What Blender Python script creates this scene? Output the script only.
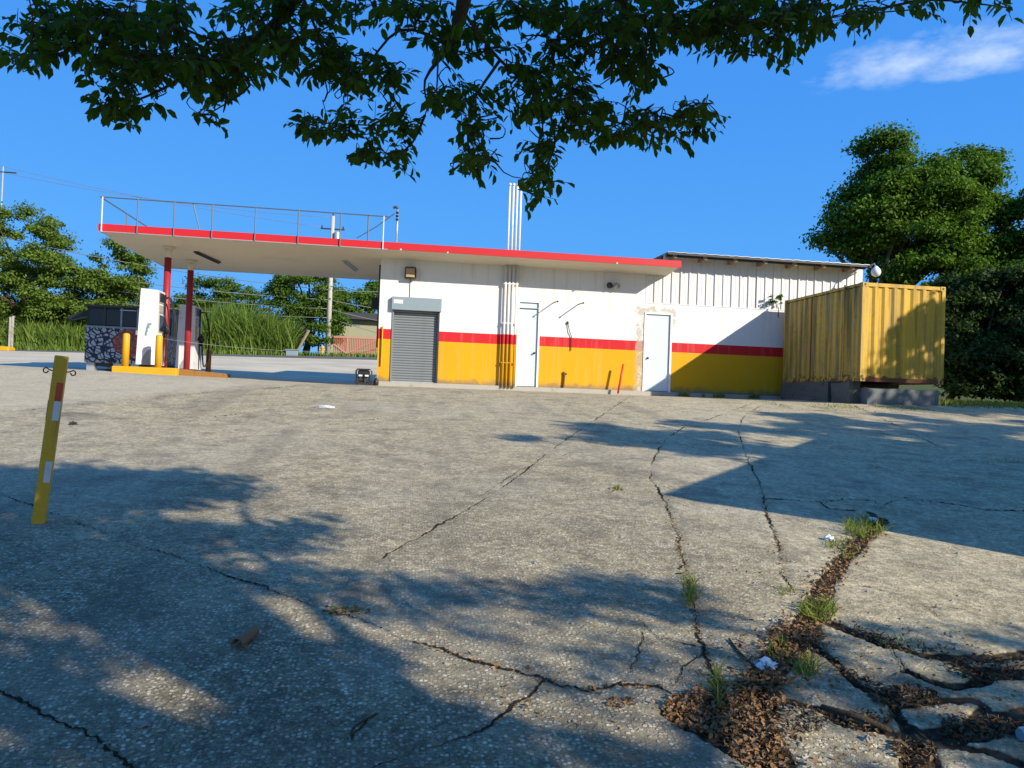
import bpy, math, random
import numpy as np
from mathutils import Vector, Matrix, noise as mnoise
random.seed(7); rng = np.random.default_rng(7)
R = math.radians
scene = bpy.context.scene
for o in list(bpy.data.objects): bpy.data.objects.remove(o)
C = scene.collection

# ------------------------------------------------------------------ camera
EYE = 1.60; FPX = 745.0
def rotm(yaw, pitch, roll):
    return Matrix.Rotation(-yaw, 3, 'Z') @ Matrix.Rotation(math.pi/2 + pitch, 3, 'X') @ Matrix.Rotation(roll, 3, 'Z')
CM = rotm(R(8.2), R(.95), R(2.055))
cam = bpy.data.cameras.new('camera'); co = bpy.data.objects.new('camera', cam); C.objects.link(co)
co.matrix_world = Matrix.Translation((0, 0, EYE)) @ CM.to_4x4()
cam.sensor_width = 36; cam.lens = FPX/1024*36; cam.clip_end = 3000; cam.clip_start = .05
scene.camera = co
# ------------------------------------------------------------------ light
SUN = Vector((.95, -1, .663)).normalized()          # towards the sun
w = bpy.data.worlds.new('World'); scene.world = w; w.use_nodes = True
nt = w.node_tree; nt.nodes.clear()
def N(t, k, **kw):
    n = t.nodes.new(k)
    for a, b in kw.items(): setattr(n, a, b)
    return n
sky = N(nt, 'ShaderNodeTexSky', sky_type='NISHITA', sun_disc=False)
sky.sun_elevation = math.asin(SUN.z); sky.sun_rotation = math.atan2(SUN.x, SUN.y)
sky.altitude = 0; sky.air_density = 1.0; sky.dust_density = 0.25; sky.ozone_density = 3.0
hs = N(nt, 'ShaderNodeHueSaturation'); hs.inputs['Saturation'].default_value = 1.05; hs.inputs['Hue'].default_value = .497
nt.links.new(sky.outputs[0], hs.inputs['Color'])
def wmath(op, a, b=None, c=None, clamp=False):
    n = N(nt, 'ShaderNodeMath', operation=op, use_clamp=clamp)
    for i, v in enumerate((a, b, c)):
        if v is None: continue
        if isinstance(v, (int, float)): n.inputs[i].default_value = v
        else: nt.links.new(v, n.inputs[i])
    return n.outputs[0]
tc = N(nt, 'ShaderNodeTexCoord')
def wdot(v):
    n = N(nt, 'ShaderNodeVectorMath', operation='DOT_PRODUCT'); nt.links.new(tc.outputs['Generated'], n.inputs[0])
    n.inputs[1].default_value = v; return n.outputs['Value']
def px_dir(x, y): return (CM @ Vector(((x-512)/FPX, -(y-384)/FPX, -1))).normalized()
cd = px_dir(948, 55); cr = cd.cross(Vector((0, 0, 1))).normalized(); cu = cr.cross(cd)
nz = N(nt, 'ShaderNodeTexNoise'); nz.inputs['Scale'].default_value = 34; nz.inputs['Detail'].default_value = 7; nz.inputs['Roughness'].default_value = .58
mpn = N(nt, 'ShaderNodeMapping'); nt.links.new(tc.outputs['Generated'], mpn.inputs[0]); mpn.inputs[3].default_value = (.55, .55, 1.25); mpn.inputs[2].default_value = (0, R(8), 0); nt.links.new(mpn.outputs[0], nz.inputs['Vector'])
nz2 = N(nt, 'ShaderNodeTexNoise'); nz2.inputs['Scale'].default_value = 5; nz2.inputs['Detail'].default_value = 3
nt.links.new(tc.outputs['Generated'], nz2.inputs['Vector'])
u = wmath('DIVIDE', wdot(cr), .17); v = wmath('DIVIDE', wmath('SUBTRACT', wdot(cu), wmath('MULTIPLY', wdot(cr), -.02)), .036)
r2 = wmath('ADD', wmath('MULTIPLY', u, u), wmath('MULTIPLY', v, v))
fall = wmath('SUBTRACT', 1.0, r2, clamp=True)
m = wmath('MULTIPLY', wmath('SUBTRACT', wmath('ADD', nz.outputs[0], wmath('MULTIPLY', fall, .34)), .61), 2.1, clamp=True)
m = wmath('MULTIPLY', m, wmath('POWER', fall, .6)); m = wmath('MULTIPLY', m, wmath('GREATER_THAN', wdot(cd), 0.5))
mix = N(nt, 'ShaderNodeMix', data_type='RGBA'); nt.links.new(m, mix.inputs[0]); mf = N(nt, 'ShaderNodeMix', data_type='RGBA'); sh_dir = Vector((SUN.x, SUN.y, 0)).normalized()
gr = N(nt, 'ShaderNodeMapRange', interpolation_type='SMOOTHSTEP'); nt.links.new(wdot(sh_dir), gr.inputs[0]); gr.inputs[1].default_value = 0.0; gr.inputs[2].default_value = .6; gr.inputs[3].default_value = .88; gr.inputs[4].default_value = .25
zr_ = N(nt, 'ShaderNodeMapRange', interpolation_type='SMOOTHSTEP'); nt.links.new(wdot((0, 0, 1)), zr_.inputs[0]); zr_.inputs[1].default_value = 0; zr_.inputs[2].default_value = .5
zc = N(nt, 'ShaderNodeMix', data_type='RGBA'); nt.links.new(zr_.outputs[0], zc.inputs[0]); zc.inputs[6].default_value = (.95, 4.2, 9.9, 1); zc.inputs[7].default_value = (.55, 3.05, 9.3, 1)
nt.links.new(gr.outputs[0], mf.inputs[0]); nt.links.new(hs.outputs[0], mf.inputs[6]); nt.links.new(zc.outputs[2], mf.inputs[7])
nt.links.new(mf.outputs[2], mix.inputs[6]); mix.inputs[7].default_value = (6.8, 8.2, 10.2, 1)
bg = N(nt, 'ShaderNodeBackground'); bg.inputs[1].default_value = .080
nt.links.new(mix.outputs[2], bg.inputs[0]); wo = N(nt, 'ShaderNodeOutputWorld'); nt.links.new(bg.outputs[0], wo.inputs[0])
sl = bpy.data.lights.new('sun', 'SUN'); sl.energy = 4.9; sl.angle = R(.53); sl.color = (1, .915, .76)
so = bpy.data.objects.new('sun', sl); C.objects.link(so); so.rotation_euler = (-SUN).to_track_quat('-Z', 'Y').to_euler(); so.location = (20, -20, 30)
vs = scene.view_settings; vs.view_transform = 'Standard'; vs.look = 'None'; vs.exposure = 0.40; vs.gamma = 1

# ------------------------------------------------------------------ helpers: places
GP = np.array([[-200, -3], [-20, -.8], [0, 0], [2, .15], [18, 1.68], [22, 1.775], [27, 1.81], [33, 2.2], [58, 3.95], [80, 5.0], [400, 9]])
def gz(x, y):
    x = np.asarray(x, float); y = np.asarray(y, float)
    z = np.interp(y, GP[:, 0], GP[:, 1])
    z = z + .022*(np.clip(x, -40, 20)+15)*np.clip((y-33)/25, 0, 1)
    k = np.clip((y-10)/8, 0, 1)*np.clip((45-y)/15, 0, 1)
    return z + k*(.02*np.clip(-2-x, 0, 12) + .015*np.clip(x-9, 0, 8))
def ray(x, y): return CM @ Vector(((x-512)/FPX, -(y-384)/FPX, -1))
def at(x, y, Y):
    d = ray(x, y); t = Y/d.y; return Vector((d.x*t, Y, d.z*t+EYE))
def atd(x, y, dist):
    d = ray(x, y).normalized(); return Vector((d.x*dist, d.y*dist, d.z*dist+EYE))
_T = np.concatenate([np.linspace(1.5, 12, 4000), np.linspace(12, 90, 6000)])
def gnd(x, y):
    d = ray(x, y); q = np.outer(_T, np.array(d)); q[:, 2] += EYE
    hit = q[:, 2] < gz(q[:, 0], q[:, 1]); i = int(np.argmax(hit)) if hit.any() else len(_T)-1
    return Vector(q[i])
# ------------------------------------------------------------------ helpers: meshes
class MB:
    def __init__(s): s.v = []; s.f = []
    def add(s, vs_, fs):
        n = len(s.v); s.v += [tuple(p) for p in vs_]; s.f += [tuple(i+n for i in f) for f in fs]; return s
    def box(s, a, b, M=None):
        (x0, y0, z0), (x1, y1, z1) = a, b
        P = [Vector(p) for p in ((x0,y0,z0),(x1,y0,z0),(x1,y1,z0),(x0,y1,z0),(x0,y0,z1),(x1,y0,z1),(x1,y1,z1),(x0,y1,z1))]
        if M is not None: P = [M @ p for p in P]
        return s.add(P, ((0,3,2,1),(4,5,6,7),(0,1,5,4),(1,2,6,5),(2,3,7,6),(3,0,4,7)))
    def bbox(s, a, b, e=.012, M=None):             # box with chamfered vertical + top edges
        (x0, y0, z0), (x1, y1, z1) = a, b
        def ring(i, z): return [(x0+i+e,y0+i,z),(x1-i-e,y0+i,z),(x1-i,y0+i+e,z),(x1-i,y1-i-e,z),(x1-i-e,y1-i,z),(x0+i+e,y1-i,z),(x0+i,y1-i-e,z),(x0+i,y0+i+e,z)]
        P = ring(0, z0)+ring(0, z1-e)+ring(e, z1); P = [Vector(p) for p in P]
        if M is not None: P = [M @ p for p in P]
        F = [tuple(range(7, -1, -1)), tuple(range(16, 24))]
        for r in (0, 8):
            for i in range(8): j = (i+1) % 8; F.append((r+i, r+j, r+8+j, r+8+i))
        return s.add(P, F)
    def tube(s, pts, rad, n=8, cap=True):
        pts = [Vector(p) for p in pts]; rad = rad if hasattr(rad, '__len__') else [rad]*len(pts)
        base = len(s.v); up = None
        for i, p in enumerate(pts):
            t = (pts[min(i+1, len(pts)-1)]-pts[max(i-1, 0)])
            t = t.normalized() if t.length > 1e-9 else Vector((0, 0, 1))
            if up is None: up = Vector((0, 0, 1)) if abs(t.z) < .9 else Vector((1, 0, 0))
            a = t.cross(up).normalized(); b = a.cross(t).normalized(); up = b
            for k in range(n):
                an = 2*math.pi*k/n; q = p+(a*math.cos(an)+b*math.sin(an))*rad[i]; s.v.append(tuple(q))
        for i in range(len(pts)-1):
            for k in range(n):
                k2 = (k+1) % n; r0 = base+i*n; r1 = r0+n; s.f.append((r0+k, r0+k2, r1+k2, r1+k))
        if cap: s.f.append(tuple(base+k for k in range(n-1, -1, -1))); s.f.append(tuple(base+(len(pts)-1)*n+k for k in range(n)))
        return s
    def lathe(s, prof, c, n=14):
        base = len(s.v)
        for r, z in prof:
            for k in range(n):
                a = 2*math.pi*k/n; s.v.append((c[0]+r*math.cos(a), c[1]+r*math.sin(a), c[2]+z))
        for i in range(len(prof)-1):
            for k in range(n):
                k2 = (k+1) % n; s.f.append((base+i*n+k, base+i*n+k2, base+(i+1)*n+k2, base+(i+1)*n+k))
        s.f.append(tuple(base+k for k in range(n-1, -1, -1))); s.f.append(tuple(base+(len(prof)-1)*n+k for k in range(n)))
        return s
    def prism(s, poly, d0, d1, M=None):            # poly in (x,z), extruded in y
        n = len(poly); P = [Vector((x, d0, z)) for x, z in poly]+[Vector((x, d1, z)) for x, z in poly]
        if M is not None: P = [M @ p for p in P]
        F = [tuple(range(n)), tuple(range(2*n-1, n-1, -1))]+[(i, i+n, (i+1) % n+n, (i+1) % n) for i in range(n)]
        return s.add(P, F)
    def mesh(s, name): 
        me = bpy.data.meshes.new(name); me.from_pydata(s.v, [], s.f); me.update(); return me
    def build(s, name, mat, parent=None, smooth=False):
        o = bpy.data.objects.new(name, s.mesh(name)); C.objects.link(o)
        if mat: o.data.materials.append(mat)
        if parent: o.parent = parent; o.matrix_parent_inverse = Matrix.Translation(-parent.location) if not parent.parent else Matrix.Translation(-wloc(parent))
        if smooth: o.data.shade_smooth()
        return o
def wloc(o):
    return o.location + wloc(o.parent) + o.matrix_parent_inverse.to_translation() if o.parent else o.location.copy()
def fastmesh(name, V, Q, mat, parent=None, attrs=None, smooth=False):
    V = np.asarray(V, np.float32); Q = np.asarray(Q, np.int32); k = Q.shape[1]
    me = bpy.data.meshes.new(name); me.vertices.add(len(V)); me.vertices.foreach_set('co', V.ravel())
    me.loops.add(Q.size); me.loops.foreach_set('vertex_index', Q.ravel())
    me.polygons.add(len(Q)); me.polygons.foreach_set('loop_start', np.arange(0, Q.size, k, dtype=np.int32))
    if attrs:
        for an, av in attrs.items():
            a = me.attributes.new(an, 'FLOAT', 'POINT'); a.data.foreach_set('value', np.asarray(av, np.float32))
    me.update(calc_edges=True); me.validate()
    if smooth: me.shade_smooth()
    o = bpy.data.objects.new(name, me); C.objects.link(o)
    if mat: me.materials.append(mat)
    if parent: o.parent = parent; o.matrix_parent_inverse = Matrix.Translation(-wloc(parent))
    return o
def tag(o, label=None, cat=None, group=None, kind=None):
    if label: o['label'] = label
    if cat: o['category'] = cat
    if group: o['group'] = group
    if kind: o['kind'] = kind
    return o
def thing(name, loc, label, cat, group=None):
    o = bpy.data.objects.new(name, None); C.objects.link(o); o.location = loc; o.empty_display_size = .2
    return tag(o, label, cat, group)
def copy_part(src, parent, M):
    c = src.copy(); C.objects.link(c); c.parent = parent; c.matrix_parent_inverse = Matrix.Translation(-wloc(parent)); c.matrix_basis = M; return c
# ------------------------------------------------------------------ helpers: materials
class G:
    def __init__(s, name):
        s.m = bpy.data.materials.new(name); s.m.use_nodes = True; s.t = s.m.node_tree; s.b = s.t.nodes['Principled BSDF']; s.o = s.t.nodes['Material Output']
        s.tc = N(s.t, 'ShaderNodeTexCoord'); s.P = s.tc.outputs['Object']
    def L(s, a, b): s.t.links.new(a, b)
    def setin(s, sock, v):
        if isinstance(v, (int, float)): sock.default_value = v
        elif isinstance(v, tuple): sock.default_value = v if len(v) == len(sock.default_value) else tuple(v)+(1,)
        else: s.L(v, sock)
    def math(s, op, a, b=None, clamp=False):
        n = N(s.t, 'ShaderNodeMath', operation=op, use_clamp=clamp); s.setin(n.inputs[0], a)
        if b is not None: s.setin(n.inputs[1], b)
        return n.outputs[0]
    def map(s, sc=(1,1,1), loc=(0,0,0), rot=(0,0,0), src=None):
        n = N(s.t, 'ShaderNodeMapping'); s.L(src or s.P, n.inputs[0]); n.inputs[1].default_value = loc; n.inputs[2].default_value = rot; n.inputs[3].default_value = sc; return n.outputs[0]
    def noise(s, scale, detail=3, rough=.5, src=None, out=0):
        n = N(s.t, 'ShaderNodeTexNoise'); s.L(src or s.P, n.inputs['Vector']); n.inputs['Scale'].default_value = scale; n.inputs['Detail'].default_value = detail; n.inputs['Roughness'].default_value = rough; return n.outputs[out]
    def voro(s, scale, feature='F1', src=None, rand=1):
        n = N(s.t, 'ShaderNodeTexVoronoi', feature=feature); s.L(src or s.P, n.inputs['Vector']); n.inputs['Scale'].default_value = scale; n.inputs['Randomness'].default_value = rand; return n
    def ramp(s, x, a, b, lo=0., hi=1.):
        n = N(s.t, 'ShaderNodeMapRange', interpolation_type='SMOOTHSTEP'); s.L(x, n.inputs[0]); n.inputs[1].default_value = a; n.inputs[2].default_value = b; n.inputs[3].default_value = lo; n.inputs[4].default_value = hi; return n.outputs[0]
    def mix(s, f, a, b, blend='MIX'):
        n = N(s.t, 'ShaderNodeMix', data_type='RGBA', blend_type=blend); s.setin(n.inputs[0], f); s.setin(n.inputs[6], a); s.setin(n.inputs[7], b); return n.outputs[2]
    def sep(s, src=None):
        n = N(s.t, 'ShaderNodeSeparateXYZ'); s.L(src or s.P, n.inputs[0]); return n.outputs
    def attr(s, name):
        n = N(s.t, 'ShaderNodeAttribute'); n.attribute_name = name; return n.outputs['Fac']
    def bump(s, h, strength=.3, dist=.01):
        n = N(s.t, 'ShaderNodeBump'); n.inputs['Strength'].default_value = strength; n.inputs['Distance'].default_value = dist; s.L(h, n.inputs['Height']); s.L(n.outputs[0], s.b.inputs['Normal'])
    def done(s, col, rough=.6, metal=0., spec=.5):
        s.setin(s.b.inputs['Base Color'], col); s.setin(s.b.inputs['Roughness'], rough); s.b.inputs['Metallic'].default_value = metal; s.b.inputs['Specular IOR Level'].default_value = spec; return s.m
def paint(name, col, rough=.5, var=.18, scale=3., dirt=(.12, .10, .07), dirt_amt=.35, streak=False, metal=0., bump=.08, spec=.4):
    g = G(name)
    src = g.map((scale*2.2, scale*2.2, scale*.22)) if streak else g.map((scale,)*3)
    n1 = g.noise(1., 5, .6, src); n2 = g.noise(scale*9, 4, .6)
    c = g.mix(g.ramp(n2, .3, .7, 0, var), col, tuple(x*.72 for x in col))
    c = g.mix(g.ramp(n1, .52, .80, 0, dirt_amt), c, dirt)
    g.bump(n2, bump, .01); return g.done(c, rough, metal, spec)
def metal_mat(name, col, rough=.45, metal=.6): return paint(name, col, rough, .2, 6, (.10, .06, .035), .35, False, metal)
def leafmat(name, c1, c2, trans=.25, rough=.45):
    g = G(name); i = N(g.t, 'ShaderNodeObjectInfo'); gi = N(g.t, 'ShaderNodeNewGeometry')
    n = g.noise(1.7, 2); f = g.math('ADD', g.math('MULTIPLY', gi.outputs['Random Per Island'], .75), g.math('MULTIPLY', n, .4), clamp=True)
    c = g.mix(f, c1, c2); g.done(c, rough+.15, 0, .15)
    tr = N(g.t, 'ShaderNodeBsdfTranslucent'); g.L(g.mix(.5, c, (c2[0]*1.5, c2[1]*1.7, c2[2]*.6), 'MIX'), tr.inputs[0])
    ms = N(g.t, 'ShaderNodeMixShader'); ms.inputs[0].default_value = trans; g.L(g.b.outputs[0], ms.inputs[1]); g.L(tr.outputs[0], ms.inputs[2]); g.L(ms.outputs[0], g.o.inputs[0])
    return g.m

M = {}
M['yellow'] = paint('yellow_paint', (.66, .35, .01), .5, .15, 3, (.25, .15, .05), .3)
M['yellow_worn_shaded'] = paint('worn_shaded_yellow_paint', (.34, .16, .03), .7, .3, 5, (.09, .06, .03), .8)
M['red'] = paint('red_paint', (.56, .016, .022), .45, .12, 2.5, (.30, .05, .04), .3)
M['column_red'] = paint('shaded_red_paint', (.33, .02, .03), .45, .12, 2.5, (.18, .03, .03), .3)  # fascia red darkened: canopy shade put into the column colour
M['soffit'] = paint('cream_ceiling_paint', (.66, .60, .48), .8, .1, .7, (.42, .36, .27), .4)
M['white'] = paint('white_paint', (.80, .80, .79), .5, .06, 3, (.5, .47, .40), .25)
M['pumpwhite'] = paint('dispenser_white', (.78, .78, .76), .4, .06, 4, (.35, .31, .26), .4)
M['pumpgrey'] = paint('dispenser_grey', (.33, .32, .31), .5, .2, 4, (.12, .10, .08), .5)
M['doorpaint'] = paint('pale_blue_white_door_paint', (.58, .69, .75), .45, .06, 1.2, (.45, .48, .48), .25)
M['galv'] = metal_mat('galvanised_steel', (.50, .51, .52), .42, .55)
M['rail'] = metal_mat('grey_rail_paint', (.10, .12, .15), .5, .1)
M['pipe'] = paint('pipe_white_paint', (.72, .72, .71), .45, .15, 5, (.33, .28, .22), .5)
M['shutter'] = paint('shutter_grey', (.25, .275, .29), .45, .15, 3, (.18, .17, .15), .35, False, .35)
M['hood'] = paint('shutter_hood_grey', (.26, .33, .37), .5, .15, 3, (.19, .2, .19), .3, False, .2)
M['black'] = paint('black_plastic', (.018, .018, .02), .45, .2, 6, (.05, .045, .04), .3)
M['rubber'] = paint('rubber', (.02, .02, .02), .8, .2, 6)
M['dark'] = paint('dark_metal', (.045, .042, .04), .5, .3, 6, (.09, .05, .03), .4)
M['glass'] = paint('dark_glass', (.012, .016, .025), .08, .05, 2, (.03, .03, .03), .1)
M['rust'] = paint('rusty_steel', (.16, .065, .03), .85, .5, 12, (.05, .025, .015), .7)
M['wood'] = paint('weathered_wood', (.30, .22, .14), .8, .4, 7, (.12, .09, .06), .6)
M['roofdark'] = paint('dark_roof_metal', (.055, .058, .062), .6, .2, 1.5, (.12, .08, .05), .4, False, .2)
M['tan'] = paint('tan_lamp', (.42, .30, .16), .6, .2, 6)
M['khaki'] = paint('khaki_render', (.34, .33, .22), .85, .1, .6, (.22, .2, .14), .3)
M['gate'] = paint('gate_red', (.36, .085, .06), .6, .2, 2, (.2, .09, .06), .3)
M['gatepink'] = paint('gate_pink_frame', (.50, .22, .16), .6, .15, 2)
M['polewood'] = paint('pole_concrete', (.47, .44, .38), .85, .2, 2, (.25, .22, .18), .5)
M['block'] = paint('weathered_concrete_block', (.17, .18, .175), .9, .4, 4, (.05, .05, .04), .8, False, 0, .4)
M['block_dark'] = paint('mouldy_concrete_block', (.11, .11, .095), .95, .5, 5, (.03, .032, .022), .8, False, 0, .5)
M['conc'] = paint('concrete', (.40, .38, .34), .9, .25, 4, (.16, .14, .11), .6, False, 0, .3)
M['bark'] = paint('bark', (.10, .075, .05), .95, .5, 9, (.03, .025, .02), .6, True, 0, .8, .1)
M['wire'] = paint('wire', (.22, .23, .25), .6, .1, 5)
M['plasticwhite'] = paint('litter_plastic', (.75, .78, .82), .35, .1, 20, (.4, .42, .45), .3)
M['litterblue'] = paint('litter_blue', (.30, .42, .62), .4, .1, 20)
M['redpipe'] = paint('red_pipe', (.66, .05, .03), .5, .15, 8, (.5, .2, .1), .3)
M['stone'] = paint('stone', (.32, .30, .27), .9, .4, 14, (.12, .1, .08), .5, False, 0, .4)
M['bluegrey'] = paint('blue_grey_paint', (.22, .29, .33), .6, .2, 3)
M['leaf_over'] = leafmat('broad_leaf', (.024, .050, .004), (.085, .145, .012), .42)
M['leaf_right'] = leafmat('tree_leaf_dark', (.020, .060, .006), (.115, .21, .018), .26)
M['leaf_far'] = leafmat('tree_leaf_olive', (.04, .085, .012), (.17, .25, .04), .3)
M['leaf_far2'] = leafmat('tree_leaf_green', (.032, .075, .010), (.12, .205, .028), .28)
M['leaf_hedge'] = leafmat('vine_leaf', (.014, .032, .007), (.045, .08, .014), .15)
M['grass_tall'] = leafmat('tall_grass_blade', (.05, .13, .016), (.24, .32, .07), .35, .6)
M['grass'] = leafmat('weed_blade', (.06, .11, .015), (.27, .30, .07), .3, .6)
M['litter'] = leafmat('dead_leaf', (.075, .036, .018), (.36, .215, .115), .08, .8)
M['mulch'] = leafmat('dead_twig', (.05, .032, .02), (.19, .13, .08), .05, .9)

# wall paint: yellow dado, red band, white above; plaster showing round the second door
def wallmat():
    g = G('station_wall_paint'); x, y, z = g.sep()
    n1 = g.noise(1.1, 5, .6); n2 = g.noise(22, 4, .6); n3 = g.noise(5, 5, .65)
    zz = g.math('ADD', z, g.math('MULTIPLY', g.math('SUBTRACT', n3, .5), .012))
    white = g.mix(g.ramp(n1, .45, .75, 0, .35), (.74, .74, .73), (.64, .62, .58))
    yel = g.mix(g.ramp(n1, .4, .7, 0, .3), (.66, .345, .006), (.58, .30, .012))
    red = g.mix(g.ramp(n1, .4, .7, 0, .3), (.56, .016, .024), (.47, .025, .03))
    c = g.mix(g.ramp(zz, 3.172, 3.178), yel, red); c = g.mix(g.ramp(zz, 3.473, 3.479), c, white)
    # splash dirt at the foot
    c = g.mix(g.ramp(g.math('ADD', g.math('SUBTRACT', z, 1.93), g.math('MULTIPLY', n3, -.45)), -.25, -.02, .75, 0), c, (.17, .14, .10))
    # streaks under the eave
    st = g.noise(1, 5, .6, g.map((7, 7, .5))); c = g.mix(g.math('MULTIPLY', g.ramp(st, .50, .72, 0, .38), g.ramp(z, 3.4, 5.4, .35, 1)), c, (.46, .42, .35))
    # plaster patch round the door
    dx = g.math('SUBTRACT', g.math('ABSOLUTE', g.math('SUBTRACT', x, 7.72)), .60); dz = g.math('SUBTRACT', z, 4.52)
    dd = g.math('MAXIMUM', dx, dz); dd = g.math('ADD', dd, g.math('MULTIPLY', g.math('SUBTRACT', n3, .5), .75))
    right = g.math('MULTIPLY', g.math('GREATER_THAN', x, 8.26), g.math('LESS_THAN', z, 3.95))
    pm = g.math('MULTIPLY', g.ramp(dd, -.06, .05, 1, 0), g.math('SUBTRACT', 1, right))
    pl = g.mix(g.ramp(n2, .35, .65), (.50, .45, .36), (.33, .28, .20)); pl = g.mix(g.ramp(n3, .48, .6), pl, (.66, .65, .61))
    c = g.mix(g.math('MULTIPLY', pm, .7), c, pl)
    c = g.mix(g.ramp(n2, .60, .75, 0, .18), c, (.25, .2, .15))
    g.bump(g.math('ADD', n2, g.math('MULTIPLY', n1, 2)), .25, .01); return g.done(c, .75, 0, .25)
M['wall'] = wallmat()
# yellow container steel with rust, grime streaks and shade-darkened sides
def contmat():
    g = G('container_steel'); x, y, z = g.sep()
    st = g.noise(1, 6, .6, g.map((5, 5, .35))); st2 = g.noise(1, 5, .6, g.map((14, 14, .8), (3, 1, 2))); n = g.noise(9, 5, .65)
    front = g.ramp(y, 18.04, 18.1, .5, 1.)  # side faces take more dark mix: shade in the colour besides grime
    c = g.mix(g.ramp(st, .35, .7), (.68, .40, .028), (.52, .31, .03)); c = g.mix(g.math('MULTIPLY', front, g.ramp(n, .3, .7, .25, .6)), c, (.30, .20, .04))
    c = g.mix(g.math('MULTIPLY', g.ramp(st, .46, .62, 0, .9), front), c, (.15, .115, .03))
    c = g.mix(g.math('MULTIPLY', g.ramp(st2, .52, .66, 0, .8), front), c, (.30, .24, .13))
    low = g.math('ADD', g.ramp(z, 2.32, 2.75, .20, 0), n); c = g.mix(g.ramp(low, .66, .74), c, (.09, .045, .025))
    g.bump(n, .15, .01); return g.done(c, .55, 0, .35)
M['container'] = contmat()
# exposed-aggregate concrete
def pavemat(name, base=(.66, .55, .345), near=True):
    g = G(name); crack = g.attr('crack'); tone = g.attr('tone'); agg = g.attr('agg')
    v1 = g.voro(46); v2 = g.voro(105); n0 = g.noise(.35, 4, .6); n1 = g.noise(2.2, 5, .6); n2 = g.noise(60, 4, .7); n3 = g.noise(14, 4, .6)
    bw = N(g.t, 'ShaderNodeSeparateColor'); g.L(v1.outputs['Color'], bw.inputs[0])
    peb = g.ramp(v1.outputs['Distance'], .34, .52, 1, 0); sel = g.ramp(bw.outputs[0], .30, .60)
    bw2 = N(g.t, 'ShaderNodeSeparateColor'); g.L(v2.outputs['Color'], bw2.inputs[0])
    peb2 = g.math('MULTIPLY', g.ramp(v2.outputs['Distance'], .34, .5, 1, 0), g.ramp(bw2.outputs[0], .4, .7))
    matrix = g.mix(g.ramp(n2, .3, .7), tuple(b*.20 for b in base), tuple(b*.50 for b in base))
    smooth = g.mix(g.ramp(n2, .3, .7), tuple(b*.60 for b in base), tuple(b*1.02 for b in base))
    ps = g.mix(bw.outputs[1], (.48, .40, .28), (.84, .76, .60)); ps = g.mix(g.math('MULTIPLY', bw.outputs[2], .35), ps, (.36, .25, .16))
    matrix = g.mix(g.math('MULTIPLY', peb2, .75), matrix, (.42, .39, .33))
    rough = g.mix(g.math('MULTIPLY', g.math('MULTIPLY', peb, sel), .95), matrix, ps)
    smooth = g.mix(g.math('MULTIPLY', g.math('MULTIPLY', peb, sel), .35), smooth, ps)
    a = g.math('ADD', agg, g.math('MULTIPLY', g.math('SUBTRACT', n1, .5), .9), clamp=True)
    c = g.mix(a, smooth, rough)
    n4 = g.noise(19, 3, .7); n5 = g.noise(6, 4, .7); c = g.mix(1., c, g.mix(g.ramp(n4, .36, .64), (.70, .69, .67), (1.14, 1.14, 1.12)), 'MULTIPLY'); c = g.mix(1., c, g.mix(g.ramp(n5, .38, .62), (.84, .84, .83), (1.08, 1.08, 1.08)), 'MULTIPLY')
    c = g.mix(g.ramp(n0, .42, .68, 0, .28), c, (.46, .41, .32)); c = g.mix(g.ramp(n1, .48, .74, 0, .45), c, (.13, .115, .09))
    ty_ = g.noise(1, 3, .5, g.map((1.6, .10, 1), rot=(0, 0, R(18)))); c = g.mix(g.ramp(ty_, .55, .72, 0, .30), c, (.14, .125, .10))
    oil = g.noise(.75, 5, .62, g.map((1, 1, 1), (4.2, 1.7, 0))); c = g.mix(g.ramp(oil, .60, .70, 0, .45), c, (.11, .10, .085))
    t = N(g.t, 'ShaderNodeMix', data_type='RGBA', blend_type='MIX'); g.L(tone, t.inputs[0]); g.L(c, t.inputs[6]); g.L(g.mix(g.ramp(n3, .3, .7), (.60, .52, .38), (.47, .405, .295)), t.inputs[7]); c = t.outputs[2]
    dirt = g.mix(g.ramp(n3, .35, .65), (.030, .023, .016), (.10, .075, .05))
    ck = g.math('ADD', crack, g.math('MULTIPLY', g.math('SUBTRACT', n3, .5), .5)); c = g.mix(g.ramp(ck, .14, .42), c, dirt)
    h = g.math('ADD', g.math('MULTIPLY', g.math('MULTIPLY', peb, sel), g.math('MULTIPLY', a, .9)), g.math('ADD', g.math('MULTIPLY', n2, .6), g.math('MULTIPLY', peb2, g.math('MULTIPLY', a, .4))))
    g.bump(h, .8, .009); return g.done(c, .9, 0, .08)
M['pave'] = pavemat('exposed_aggregate_concrete')
def terrmat():
    g = G('verge_soil_and_grass'); n = g.noise(.5, 5, .6); n2 = g.noise(12, 4, .6)
    c = g.mix(g.ramp(n, .35, .65), (.07, .11, .025), (.13, .12, .05)); c = g.mix(g.ramp(n2, .4, .7, 0, .5), c, (.05, .045, .02)); g.bump(n2, .5, .05); return g.done(c, .95, 0, .1)
M['terrain'] = terrmat()
def asphmat():
    g = G('road_asphalt'); n = g.noise(1.2, 4); n2 = g.noise(70, 3)
    c = g.mix(n, (.10, .10, .10), (.16, .155, .15)); c = g.mix(g.ramp(n2, .5, .8, 0, .5), c, (.22, .21, .2)); g.bump(n2, .4, .01); return g.done(c, .9, 0, .2)
M['asphalt'] = asphmat()
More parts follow.
